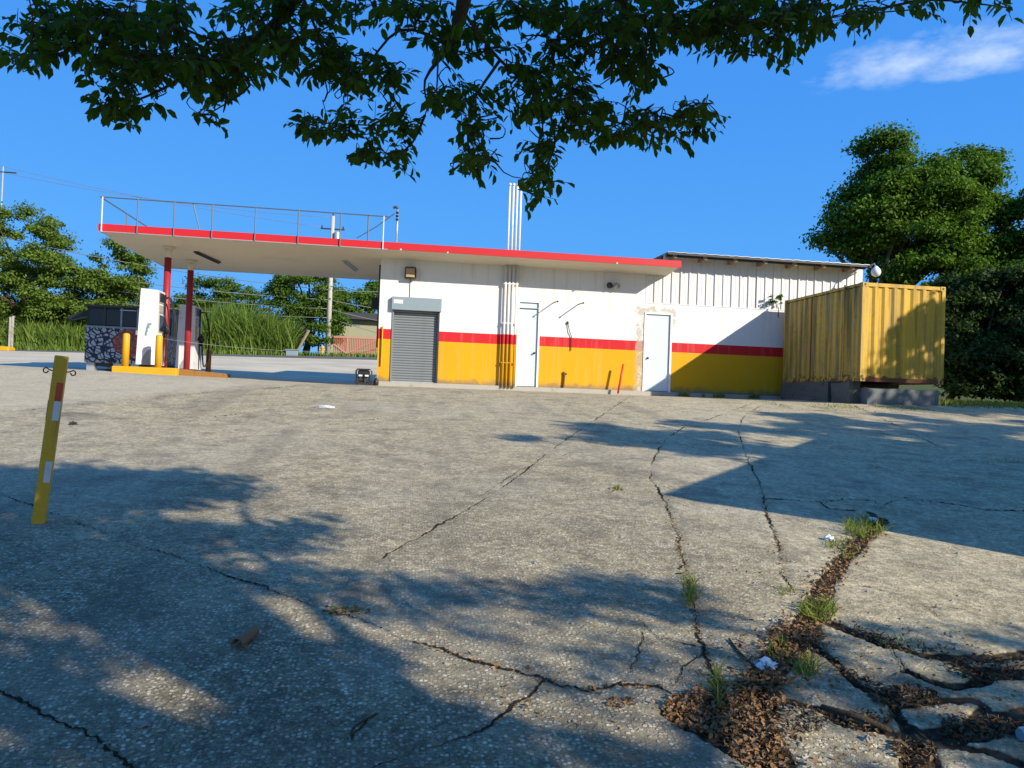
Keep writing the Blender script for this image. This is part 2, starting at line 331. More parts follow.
def fcmat():
    g = G('forecourt_concrete'); n = g.noise(.4, 5, .6); n2 = g.noise(9, 5, .65); st = g.noise(1, 4, .6, g.map((.25, 2.2, 1)))
    c = g.mix(g.ramp(n, .35, .65), (.52, .45, .33), (.62, .54, .41)); c = g.mix(g.ramp(st, .5, .75, 0, .5), c, (.34, .29, .21)); c = g.mix(g.ramp(n2, .52, .75, 0, .4), c, (.32, .28, .21)); g.bump(n2, .3, .01); return g.done(c, .95, 0, .03)
M['fore'] = fcmat()

# ================================================================== GROUND
# terrain: one sheet to the horizon, below everything else
xs = np.concatenate([[-900, -500, -250, -120, -70], np.arange(-50, 51, 2.5), [70, 120, 250, 500, 900]])
ys = np.concatenate([[-600, -250, -100, -50, -25], np.arange(-15, 90, 2.5), [100, 130, 180, 260, 400, 700, 1200]])
XX, YY = np.meshgrid(xs, ys); ZZ = gz(np.clip(XX, -45, 45), YY) - .09
# verge beside the container is a little proud of the paving
ZZ = ZZ + .0*XX
def gridfaces(nx, ny):
    i = np.arange(nx*ny).reshape(ny, nx); return np.stack([i[:-1, :-1], i[:-1, 1:], i[1:, 1:], i[1:, :-1]], -1).reshape(-1, 4)
t = fastmesh('ground', np.stack([XX, YY, ZZ], -1).reshape(-1, 3), gridfaces(len(xs), len(ys)), M['terrain']); tag(t, 'rough grassy ground beyond the paving', 'ground', kind='structure')

# ---- cracks and joints of the old paving, each a polyline: points, half width, depth
def px(*pts): return [gnd(*p) for p in pts]
CR = []   # (points, half_width, depth)
def crack(pts, hw, dep): CR.append(([(p.x, p.y) for p in pts], hw, dep))
far_l = lambda p, q, L: p + (p-q).normalized()*L
j1 = px((100,531),(156,551),(219,574),(289,598),(323,611),(370,624),(400,637),(438,649),(488,665),(541,681),(587,693),(617,686),(655,688),(693,700)); j1 = [far_l(j1[0], j1[1], 12)]+j1
crack(j1[:6], .0066, .012); crack(j1[5:], .008, .028)
j2 = px((541,681),(529,697),(508,709),(490,728),(450,745),(415,756)); j2.append(far_l(j2[-1], j2[-2], 3)); crack(j2, .010, .025)
j3 = px((4,692),(35,709),(59,720),(85,738),(103,749),(131,763)); j3 = [far_l(j3[0], j3[1], 8)]+j3+[far_l(j3[-1], j3[-2], 4)]; crack(j3, .007, .025)
j4 = px((613,408),(570,437),(541,459),(500,490),(450,520),(380,560)); j4 = [far_l(j4[0], j4[1], 9)]+j4; crack(j4, .009, .010)
j5 = px((735,410),(708,420),(689,424),(665,440),(652,463),(651,478),(664,500),(670,516),(679,535),(680,552),(686,570),(690,594),(695,615),(699,634),(703,648),(712,670),(714,687)); j5 = [far_l(j5[0], j5[1], 8)]+j5
crack(j5[:6], .010, .014); crack(j5[5:12], .009, .025); crack(j5[11:], .014, .035)
j6 = px((770,402),(745,415),(738,430),(743,446),(749,463),(758,481),(764,498),(767,516),(775,533),(781,549),(781,570),(788,582),(800,590)); j6 = [far_l(j6[0], j6[1], 8)]+j6
crack(j6, .011, .03)
j7 = px((850,404),(875,415),(899,427),(923,439),(959,456),(978,462),(1018,463)); j7 = [far_l(j7[0], j7[1], 6)]+j7+[far_l(j7[-1], j7[-2], 8)]; crack(j7, .017, .035)
j8 = px((764,498),(800,501),(822,503),(830,509),(870,512),(882,508),(897,497),(923,501),(959,505),(982,510),(1024,511)); j8.append(far_l(j8[-1], j8[-2], 9)); crack(j8, .012, .03)
crack(px((822,503),(845,499),(875,502),(882,508)), .014, .035); crack(px((870,512),(876,518),(884,522)), .03, .05)
# weed strip: a wide broken joint
wpx = [(882,519),(868,533),(855,548),(842,563),(828,580),(818,598),(812,615),(803,630),(790,646),(775,662),(762,678),(752,694),(745,712),(755,735),(775,768)]
wst = px(*wpx); wst.append(far_l(wst[-1], wst[-2], 2))
for a, hw in ((0, .05), (3, .052), (6, .08), (9, .075), (11, .08)): crack(wst[a:a+4] if a < 11 else wst[11:], hw, .034)
crack(px((700,718),(725,712),(750,705)), .13, .05); crack(px((672,716),(700,720)), .06, .04); crack(px((720,735),(745,748)), .10, .045)
# broken pieces on the right
crack(px((820,618),(852,631),(879,643),(898,647),(922,654),(946,655),(985,660),(1024,652)), .035, .06)
crack(px((905,670),(927,679),(953,686),(990,680)), .022, .05)
crack(px((812,640),(841,668),(861,685),(890,698)), .024, .05)
crack(px((880,696),(900,702),(930,698)), .045, .035); crack(px((938,699),(973,698),(986,705),(964,725),(938,736),(911,729),(896,714),(890,698)), .02, .05)
crack(px((946,657),(975,672),(1010,676),(1060,672)), .055, .035); crack(px((930,738),(965,733),(1000,720),(1040,712)), .065, .035)
crack(px((824,709),(845,722),(890,732),(915,745),(905,768)), .03, .06); crack(px((752,694),(790,700),(824,709)), .02, .04)
crack(px((911,729),(925,748),(930,768),(930,800)), .045, .04); crack(px((942,743),(986,751),(1024,762),(1070,770)), .03, .055)
crack(px((861,685),(905,670)), .012, .03); crack(px((886,645),(905,670)), .012, .03)
# hairlines
for h in ([(858,585),(905,596),(928,606),(942,622)], [(928,606),(985,611),(1024,618)], [(663,575),(700,573),(770,572)], [(690,612),(740,618),(790,622)], [(642,620),(660,640),(703,648)], [(617,686),(634,672),(640,650),(645,632)], [(700,655),(680,672),(672,691)], [(775,541),(793,548)], [(783,560),(820,566)], [(740,650),(765,664)], [(350,742),(352,735),(366,720),(378,715)], [(160,428),(205,418),(280,410)], [(230,432),(330,425),(420,414)], [(480,497),(520,470),(575,452)], [(640,432),(700,450),(743,446)]):
    crack(px(*h), .006, .012)
apron = px((-60,420),(0,413),(90,404),(200,394),(290,387),(345,384.5)); crack([far_l(apron[0], apron[1], 8)]+apron, .012, .01)

xa = [-13.]
while xa[-1] < 17: x = xa[-1]; xa.append(x + (.021 if -2.9 < x < 5.2 else min(.021+.035*max(-2.9-x, x-5.2)**.8, .11)))
ya = [.8]
while ya[-1] < 21.6: ya.append(ya[-1] + max(.014, .0068*ya[-1]))
xa = np.array(xa); ya = np.array(ya); GX, GY = np.meshgrid(xa, ya)
def fbm(x, y, s, k):
    r = np.random.default_rng(k); z = np.zeros_like(x)
    for i in range(10):
        a = r.uniform(0, 6.28); f = s*r.uniform(.6, 2.2); z += np.sin((x*np.cos(a)+y*np.sin(a))*f + r.uniform(0, 6.28) + 1.3*np.sin((x*np.sin(a)-y*np.cos(a))*f*.7))
    return z/10**.5/2
wob = lambda x, y: (.018*fbm(x, y, 9, 1) + .011*fbm(x, y, 45, 2), .018*fbm(x, y, 9, 3) + .011*fbm(x, y, 45, 4))
ox_, oy_ = wob(GX, GY); wx = GX+ox_; wy = GY+oy_
wn = 1 + .35*fbm(GX, GY, 14, 5)
crackv = np.zeros_like(GX); drop = np.zeros_like(GX); barrier = np.zeros(GX.shape, bool)
cellx = np.gradient(xa)[None, :]; celly = np.gradient(ya)[:, None]
for pts, hw, dep in CR:
    dep = dep*.48 if hw >= .02 else .06
    for (x0, y0), (x1, y1) in zip(pts[:-1], pts[1:]):
        mrg = hw*3+.25
        i0, i1 = np.searchsorted(xa, [min(x0, x1)-mrg, max(x0, x1)+mrg]); k0, k1 = np.searchsorted(ya, [min(y0, y1)-mrg, max(y0, y1)+mrg])
        if i1 <= i0 or k1 <= k0: continue
        sl_ = (slice(k0, k1), slice(i0, i1)); X = wx[sl_]-x0; Y = wy[sl_]-y0; dx, dy = x1-x0, y1-y0; L2 = dx*dx+dy*dy+1e-9
        tt = np.clip((X*dx+Y*dy)/L2, 0, 1); d = np.hypot(X-tt*dx, Y-tt*dy); h = hw*np.clip(wn[sl_], .45, 1.8)
        cell = np.maximum(cellx[:, i0:i1], celly[k0:k1]*.5)
        s = np.clip((h-d)/.022+.5, 0, 1) if hw >= .02 else .10*np.clip((.04-d)/.04, 0, 1)
        crackv[sl_] = np.maximum(crackv[sl_], s); drop[sl_] = np.maximum(drop[sl_], s*dep)
        if hw > .0065: barrier[sl_] |= d < np.maximum(h*.8, cell*.75)
# slabs: connected pieces between the joints
lab = np.where(barrier, -1, 0); ny, nx = lab.shape; nlab = 0; sizes = {}
flat = lab.ravel()
from collections import deque
for s0 in range(0, ny*nx, 7):
    if flat[s0] != 0: continue
    nlab += 1; flat[s0] = nlab; dq = deque([s0]); cnt = 0
    while dq:
        c = dq.popleft(); cnt += 1; r_, q_ = divmod(c, nx)
        if q_ > 0 and flat[c-1] == 0: flat[c-1] = nlab; dq.append(c-1)
        if q_ < nx-1 and flat[c+1] == 0: flat[c+1] = nlab; dq.append(c+1)
        if r_ > 0 and flat[c-nx] == 0: flat[c-nx] = nlab; dq.append(c-nx)
        if r_ < ny-1 and flat[c+nx] == 0: flat[c+nx] = nlab; dq.append(c+nx)
    sizes[nlab] = cnt
lab = flat.reshape(ny, nx); lab[lab == 0] = -1
keep = {k for k, n in sizes.items() if n > 120}
tilt = np.zeros_like(GX)
for k in keep:
    mk = lab == k; cx_, cy_ = GX[mk].mean(), GY[mk].mean(); small = np.sqrt(np.ptp(GX[mk])*np.ptp(GY[mk])) < 1.6
    a = (.007 if small else .003); tx, ty = rng.uniform(-1, 1, 2)*(.014 if small else .0006)
    tilt[mk] = rng.uniform(-a, a) + (GX[mk]-cx_)*tx + (GY[mk]-cy_)*ty
# smooth label heights into the joints a little
for _ in range(2):
    p = np.pad(tilt, 1, mode='edge'); av = (p[:-2, 1:-1]+p[2:, 1:-1]+p[1:-1, :-2]+p[1:-1, 2:])/4; tilt = np.where(lab == -1, av, tilt)
fade = np.clip((GY-.8)/14, 0, 1)
GZ = gz(GX, GY) - drop*(1-.5*fade) + tilt*(1-.7*fade) + (.012*fbm(GX, GY, 1.1, 8) + .004*fbm(GX, GY, 6, 9))*(1-.75*fade)
GZ = GZ + .010*crackv*fbm(GX, GY, 60, 10)*(drop > .03)
# sloped aprons / tone maps
ax = np.array([p.x for p in apron]); ay = np.array([p.y for p in apron]); o_ = np.argsort(ax)
tone = np.clip((GY - np.interp(GX, ax[o_], ay[o_]))/1.6, 0, 1)*np.clip((1.2-GX)/2.5, 0, 1)*.55
j1x = np.array([p.x for p in j1]); j1y = np.array([p.y for p in j1]); o_ = np.argsort(j1x); below = np.clip((np.interp(GX, j1x[o_], j1y[o_])+.15-GY)/.8, 0, 1)
agg = np.clip(1.0 - (GX - .9 - .22*GY)/1.6, .36, 1)*np.clip(1.25-GY/14, .45, 1)*(.76+.24*below)
V = np.stack([GX, GY, GZ], -1).reshape(-1, 3); Q = gridfaces(nx, ny); fl = lab.ravel()
ql = fl[Q].max(1); at_all = {'crack': crackv.ravel(), 'tone': tone.ravel(), 'agg': agg.ravel()}
pav = thing('pavement', (0, 4, float(gz(0, 4))), 'cracked old exposed aggregate concrete paving in the foreground', 'pavement'); pav['kind'] = 'structure'
def sub(name, mask):
    q = Q[mask]; uq, inv = np.unique(q, return_inverse=True)
    return fastmesh(name, V[uq], inv.reshape(q.shape), M['pave'], pav, {k: v[uq] for k, v in at_all.items()}, True)
used = np.zeros(len(Q), bool)
for k in sorted(keep, key=lambda k: -sizes[k]):
    mk = ql == k
    if mk.sum() > 40: sub('concrete_slab', mk); used |= mk
jf = sub('joint_filling', ~used)
def pz(x, y, xa=xa, ya=ya, nx=nx, ny=ny):
    i = min(max(np.searchsorted(xa, x), 0), nx-1); k = min(max(np.searchsorted(ya, y), 0), ny-1); return float(GZ[k, i])
# narrow cracks: ragged dirt-filled ribbons that follow the paving
M['crackdirt'] = paint('crack_dirt', (.035, .028, .02), .95, .5, 30, (.10, .08, .05), .6, False, 0, .5, .05)
rc = np.random.default_rng(91)
for pts, hw, dep in CR:
    if hw >= .03: continue
    P_ = np.array(pts); dl = np.hypot(*np.diff(P_, axis=0).T); cum = np.r_[0, np.cumsum(dl)]; s_ = 0.; ss = []
    while s_ < cum[-1]: ss.append(s_); s_ += max(.010, .0022*np.interp(s_, cum, P_[:, 1]))
    ss = np.array(ss); cx_ = np.interp(ss, cum, P_[:, 0]); cy_ = np.interp(ss, cum, P_[:, 1]); ok = (cy_ > 1.0) & (cy_ < 21.4) & (cx_ > -12.5) & (cx_ < 16.5)
    if ok.sum() < 4: continue
    cx_, cy_, ss = cx_[ok], cy_[ok], ss[ok]; o1, o2 = wob(cx_, cy_); cx_ = cx_-o1; cy_ = cy_-o2
    tx_ = np.gradient(cx_); ty_ = np.gradient(cy_); tl = np.hypot(tx_, ty_)+1e-9; nx_, ny_ = -ty_/tl, tx_/tl
    env = np.clip(.75+.55*np.sin(ss*2.3+rc.uniform(0, 6))+.45*np.sin(ss*7.1+rc.uniform(0, 6)), .10, 1.7); hwid = min(hw, .009)*env*(.55 if hw < .0069 else .75)
    jit = np.cumsum(rc.normal(0, 1, len(ss))); jit = np.convolve(jit-np.convolve(jit, np.ones(25)/25, 'same'), np.ones(4)/4, 'same')*.0028 if len(ss) > 30 else jit*0
    V_ = []
    for sg in (-1, 1):
        e_ = hwid*rc.uniform(.35, 1.35, len(ss))*sg+jit; X_ = cx_+nx_*e_; Y_ = cy_+ny_*e_
        i_ = np.clip(np.searchsorted(xa, X_), 0, nx-1); k_ = np.clip(np.searchsorted(ya, Y_), 0, ny-1); V_.append(np.stack([X_, Y_, GZ[k_, i_]+.004], 1))
    n_ = len(ss); V_ = np.concatenate(V_); i_ = np.arange(n_-1); fastmesh('crack_filling', V_, np.stack([i_, i_+1, i_+1+n_, i_+n_], 1)[:, ::-1], M['crackdirt'], pav)
# forecourt beyond, up to the street
xs = np.arange(-44, 18.1, 2.); ys = np.concatenate([np.arange(21.3, 34, .7), np.arange(34, 53.6, 1.4)]); XX, YY = np.meshgrid(xs, ys)
f = fastmesh('forecourt', np.stack([XX, YY, gz(XX, YY)-.006], -1).reshape(-1, 3), gridfaces(len(xs), len(ys)), M['fore']); tag(f, 'pale worn concrete forecourt under and behind the canopy', 'forecourt', kind='structure')
xs = np.arange(-70, 40.1, 2.5); ys = np.arange(52.6, 57.6, .8); XX, YY = np.meshgrid(xs, ys)
f = fastmesh('road', np.stack([XX, YY, gz(XX, YY)+.004], -1).reshape(-1, 3), gridfaces(len(xs), len(ys)), M['asphalt']); tag(f, 'grey asphalt street behind the forecourt', 'road', kind='structure')

# ================================================================== STATION BUILDING
W = 22.5; FL = 1.93; ZJ = 5.57; YF = 21.42; ZB = 5.66; ZT = 5.86; XL = -8.33; XR = 8.10; YB = 27.6
st = thing('station_building', (3, W, FL), 'white, red and yellow petrol station building with long flat canopy', 'building')
XC = -.83; XE = 14.75
sh = (-.44, .97, 4.38); d1 = (3.33, 4.04, 4.55); d2 = (7.36, 8.27, 4.39)
b = MB()
TH = .25
def wseg(x0, x1, z0, z1): b.box((x0, W, z0), (x1, W+TH, z1))
BT = FL-.02
wseg(XC, sh[0], BT, ZJ); wseg(sh[0], sh[1], sh[2], ZJ); wseg(sh[1], d1[0], BT, ZJ); wseg(d1[0], d1[1], d1[2], ZJ); wseg(d1[1], d2[0], BT, ZJ)
wseg(d2[0], d2[1], d2[2], 4.68); wseg(d2[1], XE, BT, 4.68)
wall = b.build('front_wall', M['wall'], st)
b = MB(); b.box((XC, W+TH, BT), (XC+TH, 30.5, ZJ)); b.box((XC+TH, 30.3, BT), (XE, 30.55, ZJ)); b.box((XE-TH, W+TH, BT), (XE, 30.3, 6.0)); b.build('side_wall', M['wall'], st)
b = MB(); b.box((XC-.02, W-.10, 1.55), (XE+.02, 30.6, BT)); b.build('plinth', M['conc'], st)
# canopy roof: slab with tapered eave, red fascia in front and on both ends
b = MB(); P = [(YF+.05, ZB+.012), (W-.002, ZJ), (YB-.7, ZJ+.02), (YB, ZB), (YB, ZT-.06), (YF+.05, ZT-.06)]
n = len(P); b.add([(XL+.05, y, z) for y, z in P]+[(XR-.05, y, z) for y, z in P], [tuple(range(n-1, -1, -1)), tuple(range(n, 2*n))]+[(i, (i+1) % n, (i+1) % n+n, i+n) for i in range(n)])
roof = b.build('canopy_slab', M['soffit'], st)
b = MB(); b.box((XL, YF, ZB), (XR, YF+.05, ZT)); b.build('fascia', M['red'], roof)
b = MB(); b.box((XL, YF+.05, ZB), (XL+.05, YB, ZT)); b.build('fascia', M['red'], roof)
b = MB(); b.box((XR-.05, YF+.05, ZB), (XR, W+1.2, ZT)); b.build('fascia', M['red'], roof)
b = MB(); b.box((XL-.01, YF-.012, ZB-.022), (-.62, YF+.02, ZB-.002)); b.build('drip_rail', M['galv'], roof)
for x in (-1.15, .18, 5.2): 
    b = MB(); b.tube([(x+.9, YF+.02, ZB+.01), (x+.9, YF-.05, ZB+.0)], .025, 8); b.build('drain_spout', M['pipe'], roof)
# tube lamps under the canopy
for (x0, y0), (x1, y1) in (((194, 254), (213, 267)), ((343, 262), (352, 278))):
    a = at(x0, y0, 23.0); a = Vector((a.x, 23.2, ZJ-.045)); e = Vector((a.x+.25, 24.9, ZJ-.045)); b = MB(); d = (e-a).normalized(); s_ = Vector((d.y, -d.x, 0))*.07
    P = [a-s_, a+s_, e+s_, e-s_]; b.add(P+[p+Vector((0, 0, .045)) for p in P], ((0,1,2,3),(4,7,6,5),(0,4,5,1),(1,5,6,2),(2,6,7,3),(3,7,4,0))); b.tube([a+Vector((0, 0, -.02)), e+Vector((0, 0, -.02))], .018, 6); b.build('tube_lamp', M['dark'] if x0 < 300 else M['galv'], roof)
# columns
for y in (22.7, 25.0):
    b = MB(); b.tube([(-6.9, y, 1.8), (-6.9, y, ZJ-.32)], .095, 14); c_ = b.build('column', M['column_red'], st, True)
    b = MB(); b.tube([(-6.9, y, ZJ-.32), (-6.9, y, ZJ+.05)], .10, 14); b.tube([(-6.9, y, ZJ-.06), (-6.9, y, ZJ+.01)], .17, 14); b.build('capital', M['soffit'], c_, True)
# guard rail on the canopy
rl = MB(); rz = ZT+.72; rl.tube([(XL+.03, YF+.0, rz), (-.62, YF, rz)], .018, 6).build('guard_rail', M['rail'], st)
grail = st.children[-1]
for x in (100, 137.5, 174, 212, 255, 298, 340, 383):
    p = at(x, 222+(x-100)*.068, YF); b = MB(); b.tube([(p.x+(.05 if x == 100 else 0), YF-.03, ZB-.02), (p.x+(.05 if x == 100 else 0), YF-.03, rz)], .017, 6); b.build('rail_post', M['pipe'] if x in (100, 383) else M['rail'], grail)
b = MB(); p = at(198, 230, YF); b.tube([(p.x+.04, YF+.05, ZT-.02), (p.x-.16, YF+.02, rz)], .017, 6); b.build('rail_post', M['rail'], grail)
b = MB(); p = at(368, 230, YF); b.tube([(p.x, YF+.02, ZT-.02), (p.x, YF+.02, rz)], .022, 6); b.build('rail_post', M['rail'], grail)
b = MB(); b.tube([(XL+.03, YF, rz), (XL+.03, YB-.1, rz)], .02, 6); b.build('side_rail', M['rail'], grail)
for k in range(1, 4):
    y = YF+(YB-YF)*k/3.2; b = MB(); b.tube([(XL+.03, y, ZT-.05), (XL+.03, y, rz)], .018, 6); b.build('rail_post', M['rail'], grail)
# power mast on the roof
b = MB(); p = at(396.5, 242, 22.2); b.tube([(p.x, 22.2, ZT-.1), (p.x, 22.2, at(398, 209, 22.2).z)], .03, 8); mast = b.build('service_mast', M['galv'], st, True)
top = at(398, 209, 22.2)
b = MB(); b.tube([top, top+Vector((-.06, 0, .06)), top+Vector((-.14, 0, .02))], .04, 8); b.build('weatherhead', M['dark'], mast)
for k in range(3): MB().tube([top+Vector((-.05, -.03, -.12-.1*k)), top+Vector((.02, -.06, -.12-.1*k))], .03, 6).build('insulator', M['dark'], mast)
b = MB(); q = at(357, 238, 24.5); b.tube([top+Vector((-.1, 0, -.15)), (top+q)/2+Vector((0, 0, -.08)), q], .016, 5); b.build('cable', M['wire'], mast)
for x in (575,):
    p = at(x, 252, 23.5); b = MB(); b.tube([(p.x, 23.5, ZT-.1), (p.x, 23.5, ZT+.28)], .012, 5); b.build('roof_stub', M['rail'], st)
# roller shutter
sy = W+.10
shut = MB().box((sh[0]-.02, W-.14, sh[2]-.32), (sh[1]+.04, W+.06, sh[2]+.06)).build('shutter_hood', M['hood'], st)
b = MB(); b.box((sh[0]+.03, W-.146, sh[2]-.14), (sh[0]+.30, W-.141, sh[2]-.03)); b.build('notice', M['white'], shut)
nsl = 28; z0 = BT+.03; z1 = sh[2]-.30; ph = (z1-z0)/nsl
prof = [(0, .0), (-.012, .12), (-.020, .35), (-.020, .6), (-.010, .86), (.004, .97)]
b = MB(); x0, x1 = sh[0]+.05, sh[1]-.05
P = [(x, y, z*ph) for x in (x0, x1) for y, z in prof]; k = len(prof)
b.add(P, [(i, i+1, k+i+1, k+i)[::-1] for i in range(k-1)])
sm = b.build('slat', M['shutter'], st); sm.matrix_basis = Matrix.Translation((0, sy, z0))
for i in range(1, nsl): copy_part(sm, st, Matrix.Translation((0, sy, z0+ph*i)))
for x in (sh[0], sh[1]-.05): MB().box((x, W-.03, BT), (x+.05, W+.16, sh[2]-.32)).build('guide_rail', M['dark'] if x > 0 else M['shutter'], st)
MB().box((sh[0]+.03, W+.05, BT-.01), (sh[1]-.03, W+.14, z0)).build('bottom_bar', M['galv'], st)
MB().box((sh[0], W+.17, BT), (sh[1], W+.2, sh[2])).build('dark_interior', M['black'], st)
# doors
def door(D, mat, handle_left, split=None):
    x0, x1, zt = D; fr = MB()
    fw = .055
    fr.box((x0, W-.025, BT), (x0+fw, W+.16, zt)); fr.box((x1-fw, W-.025, BT), (x1, W+.16, zt)); fr.box((x0+fw, W-.025, zt-fw), (x1-fw, W+.16, zt))
    f_ = fr.build('door_frame', M['white'], st)
    ztop = zt-fw
    if split:
        MB().box((x0+fw+.012, W+.03, split+.02), (x1-fw-.012, W+.07, ztop-.012)).build('transom_panel', mat, st); ztop = split
        MB().box((x0+fw, W-.02, split+.0), (x1-fw, W+.10, split+.018)).build('transom_bar', M['galv'], f_)
    dr = MB().box((x0+fw+.012, W+.03, BT+.02), (x1-fw-.012, W+.075, ztop-.014)).build('door', mat, st)
    MB().box((x0+fw, W+.12, BT), (x1-fw, W+.15, zt-fw)).build('dark_gap', M['black'], st)
    hx = x0+fw+.09 if handle_left else x1-fw-.09
    h = MB(); h.lathe([(.035, 0), (.035, .012), (.014, .014), (.014, .05)], (0, 0, 0), 10)
    h.lathe([(.012, .05), (.032, .058), (.034, .075), (.02, .09)], (0, 0, 0), 10)
    h.v = [(x+hx, W+.03-z, y+FL+1.02) for x, y, z in h.v]; h.build('door_knob', M['dark'], dr, True)
    for z in (FL+.25, FL+1.1, zt-.35):
        hh = MB(); xx = x1-fw-.006 if handle_left else x0+fw+.006; hh.tube([(xx, W+.026, z), (xx, W+.026, z+.11)], .010, 6); hh.build('hinge', M['galv'], dr)
door(d1, M['doorpaint'], False, 4.31); door(d2, M['doorpaint'], True)
# bracket bar by door 1
for (x0, y0) in ((553, 303), (578, 304.5)):
    p = at(x0, y0, W); b = MB(); b.tube([(p.x, W+.02, p.z), (p.x+.02, W-.62, p.z-.02)], .017, 7); b.tube([(p.x+.02, W-.62, p.z-.02), (p.x+.02, W-.60, p.z-.03)], .03, 7); b.build('wall_bracket', M['dark'], st)
p = at(567.5, 323, W); b = MB(); b.tube([(p.x, W-.03, p.z), (p.x+.06, W-.05, p.z-.25), (p.x+.13, W-.035, p.z-.42), (p.x+.13, W-.03, p.z-.85)], .013, 6); b.lathe([(.03, -.03), (.04, 0), (.02, .05)], (p.x, W-.03, p.z), 8); b.build('loose_cable', M['dark'], st)
p = at(563.5, 372, W); b = MB(); b.tube([(p.x, W-.02, p.z), (p.x+.02, W-.05, p.z-.12), (p.x, W-.045, FL)], [.035, .028, .032], 7); b.tube([(p.x-.04, W-.02, p.z-.03), (p.x+.1, W-.03, p.z-.06)], .025, 6); b.build('rusty_stub', M['rust'], st)
# vent pipes
for k in range(4):
    x = 2.915+k*.115; b = MB(); b.tube([(x, W-.14, BT-.05), (x, W-.14, ZJ+.02)], .036, 10); vp = b.build('vent_pipe', M['wall'], st, True)
    b = MB(); b.tube([(x+.03, W-.14, ZT-.1), (x+.03, W-.14, 8.0)], .034, 10); b.tube([(x+.03, W-.14, 8.0), (x+.03, W-.14, 8.07)], .046, 10); b.build('vent_stack', M['pipe'], vp, True)
for z in (2.6, 3.8, 5.0):
    b = MB(); b.box((2.86, W-.165, z), (3.32, W-.002, z+.03)); b.build('pipe_clamp', M['wall'], st)
# floodlight box over the shutter with its conduit
p = at(410.5, 273.5, W); b = MB(); b.bbox((p.x-.17, W-.20, p.z-.17), (p.x+.17, W-.002, p.z+.17), .02); fl_ = b.build('floodlight', M['dark'], st)
b = MB(); b.bbox((p.x-.14, W-.235, p.z-.14), (p.x+.12, W-.20, p.z+.13), .015); b.build('floodlight_glass', M['tan'], fl_)
b = MB(); b.tube([(p.x, W-.015, p.z-.17), (p.x+.0, W-.015, sh[2]+.06)], .009, 5); b.build('conduit', M['rail'], st)
b = MB(); p = at(381, 322, W); b.tube([(XC+.12, W-.05, FL+.45), (XC+.12, W-.05, 3.55)], .022, 6); b.build('conduit', M['yellow'], st)
# twin flood lamps right
p = at(613, 285, W); b = MB(); b.box((p.x-.12, W-.06, p.z-.10), (p.x+.12, W-.002, p.z+.08)); tl = b.build('wall_lamp_box', M['galv'], st)
for s_ in (-.13, .10):
    b = MB(); b.tube([(p.x+s_, W-.05, p.z+.0), (p.x+s_-.03, W-.20, p.z-.05)], [.05, .10], 10); b.build('lamp_head', M['dark'] if s_ < 0 else M['galv'], tl, True)
# dark box and strip beside the left corner
p0 = at(369, 297.5, W+.6); p1 = at(377, 309.5, W+.6); MB().box((XC-.26, W+.45, p1.z), (XC-.003, W+.8, p0.z)).build('speaker_box', M['black'], st)
MB().box((XC-.06, W+.28, FL+1.0), (XC-.003, W+.42, ZJ-.15)).build('recess_strip', M['dark'], st)  # dark strip stands in for the wall recess beyond the corner
# metal siding of the taller annexe
pan = MB(); pw = (XE-7.36)/26
zb, zt_ = 4.70, 6.22
prof = [(0, 0), (.010, -.034), (.053, -.034), (.068, 0), (pw*.5, 0), (pw*.5+.01, -.008), (pw*.5+.03, -.008), (pw*.5+.04, 0), (pw, 0)]
k = len(prof); pan.add([(x, y, z) for z in (0, zt_-zb) for x, y in prof], [(i, i+1, k+i+1, k+i) for i in range(k-1)])
wm = paint('white_siding', (.70, .70, .70), .5, .08, 2, (.42, .38, .32), .35, True)
pm_ = pan.build('siding_panel', wm, st); pm_.matrix_basis = Matrix.Translation((7.36, W+.03, zb))
short = int(math.ceil((at(668, 251.5, 21.85).x-7.36)/pw))
lowp = MB(); lowp.add([(x, y, z) for z in (0, 5.64-zb) for x, y in prof], [(i, i+1, k+i+1, k+i) for i in range(k-1)])
pm_.data = lowp.mesh('siding_panel'); pm_.data.materials.append(wm); tallm = pan.mesh('siding_panel'); tallm.materials.append(wm)
for i in range(1, 26):
    q_ = copy_part(pm_, st, Matrix.Translation((7.36+pw*i, W+.03+random.uniform(-.006, .006), zb+random.uniform(-.012, .012))))
    if i >= short: q_.data = tallm
MB().box((7.36, W+.05, 4.68), (7.36+pw*short, W+TH, 5.62)).build('siding_backing', M['dark'], st)
MB().box((7.36+pw*short, W+.05, 4.68), (XE, W+TH, 6.22)).build('siding_backing', M['dark'], st)
MB().box((7.36, W-.012, 4.672), (XE, W+.045, 4.70)).build('siding_flashing', wm, st)
a = at(668, 251.5, 21.85); e = at(868, 265, 21.85)
yr0, yr1 = 21.85, 30.5; zr = a.z; sl2 = .02
b = MB(); x0, x1 = a.x, e.x+.15
npl = 40; P = []; 
for i in range(npl+1):
    x = x0+(x1-x0)*i/npl; dz = .018*(i % 2); P += [(x, yr0, zr-.02+dz), (x, yr1, zr-.02+dz+sl2*(yr1-yr0))]
P2 = [(x, y, z+.012) for x, y, z in P]; nn = len(P)
F = [(2*i, 2*i+1, 2*i+3, 2*i+2) for i in range(npl)]+[(nn+2*i, nn+2*i+2, nn+2*i+3, nn+2*i+1) for i in range(npl)]+[(2*i, 2*i+2, nn+2*i+2, nn+2*i) for i in range(npl)]
b.add(P+P2, F); r2_ = b.build('metal_roof', M['galv'], st)
x = x0+.25
while x < x1:
    MB().box((x, yr0+.12, zr-.16), (x+.09, yr0+2.2, zr-.035)).build('rafter', M['wood'], r2_); x += .99
MB().box((x0+.05, yr0+.25, zr-.10), (x1-.05, yr0+.33, zr-.03)).build('purlin', M['roofdark'], r2_)
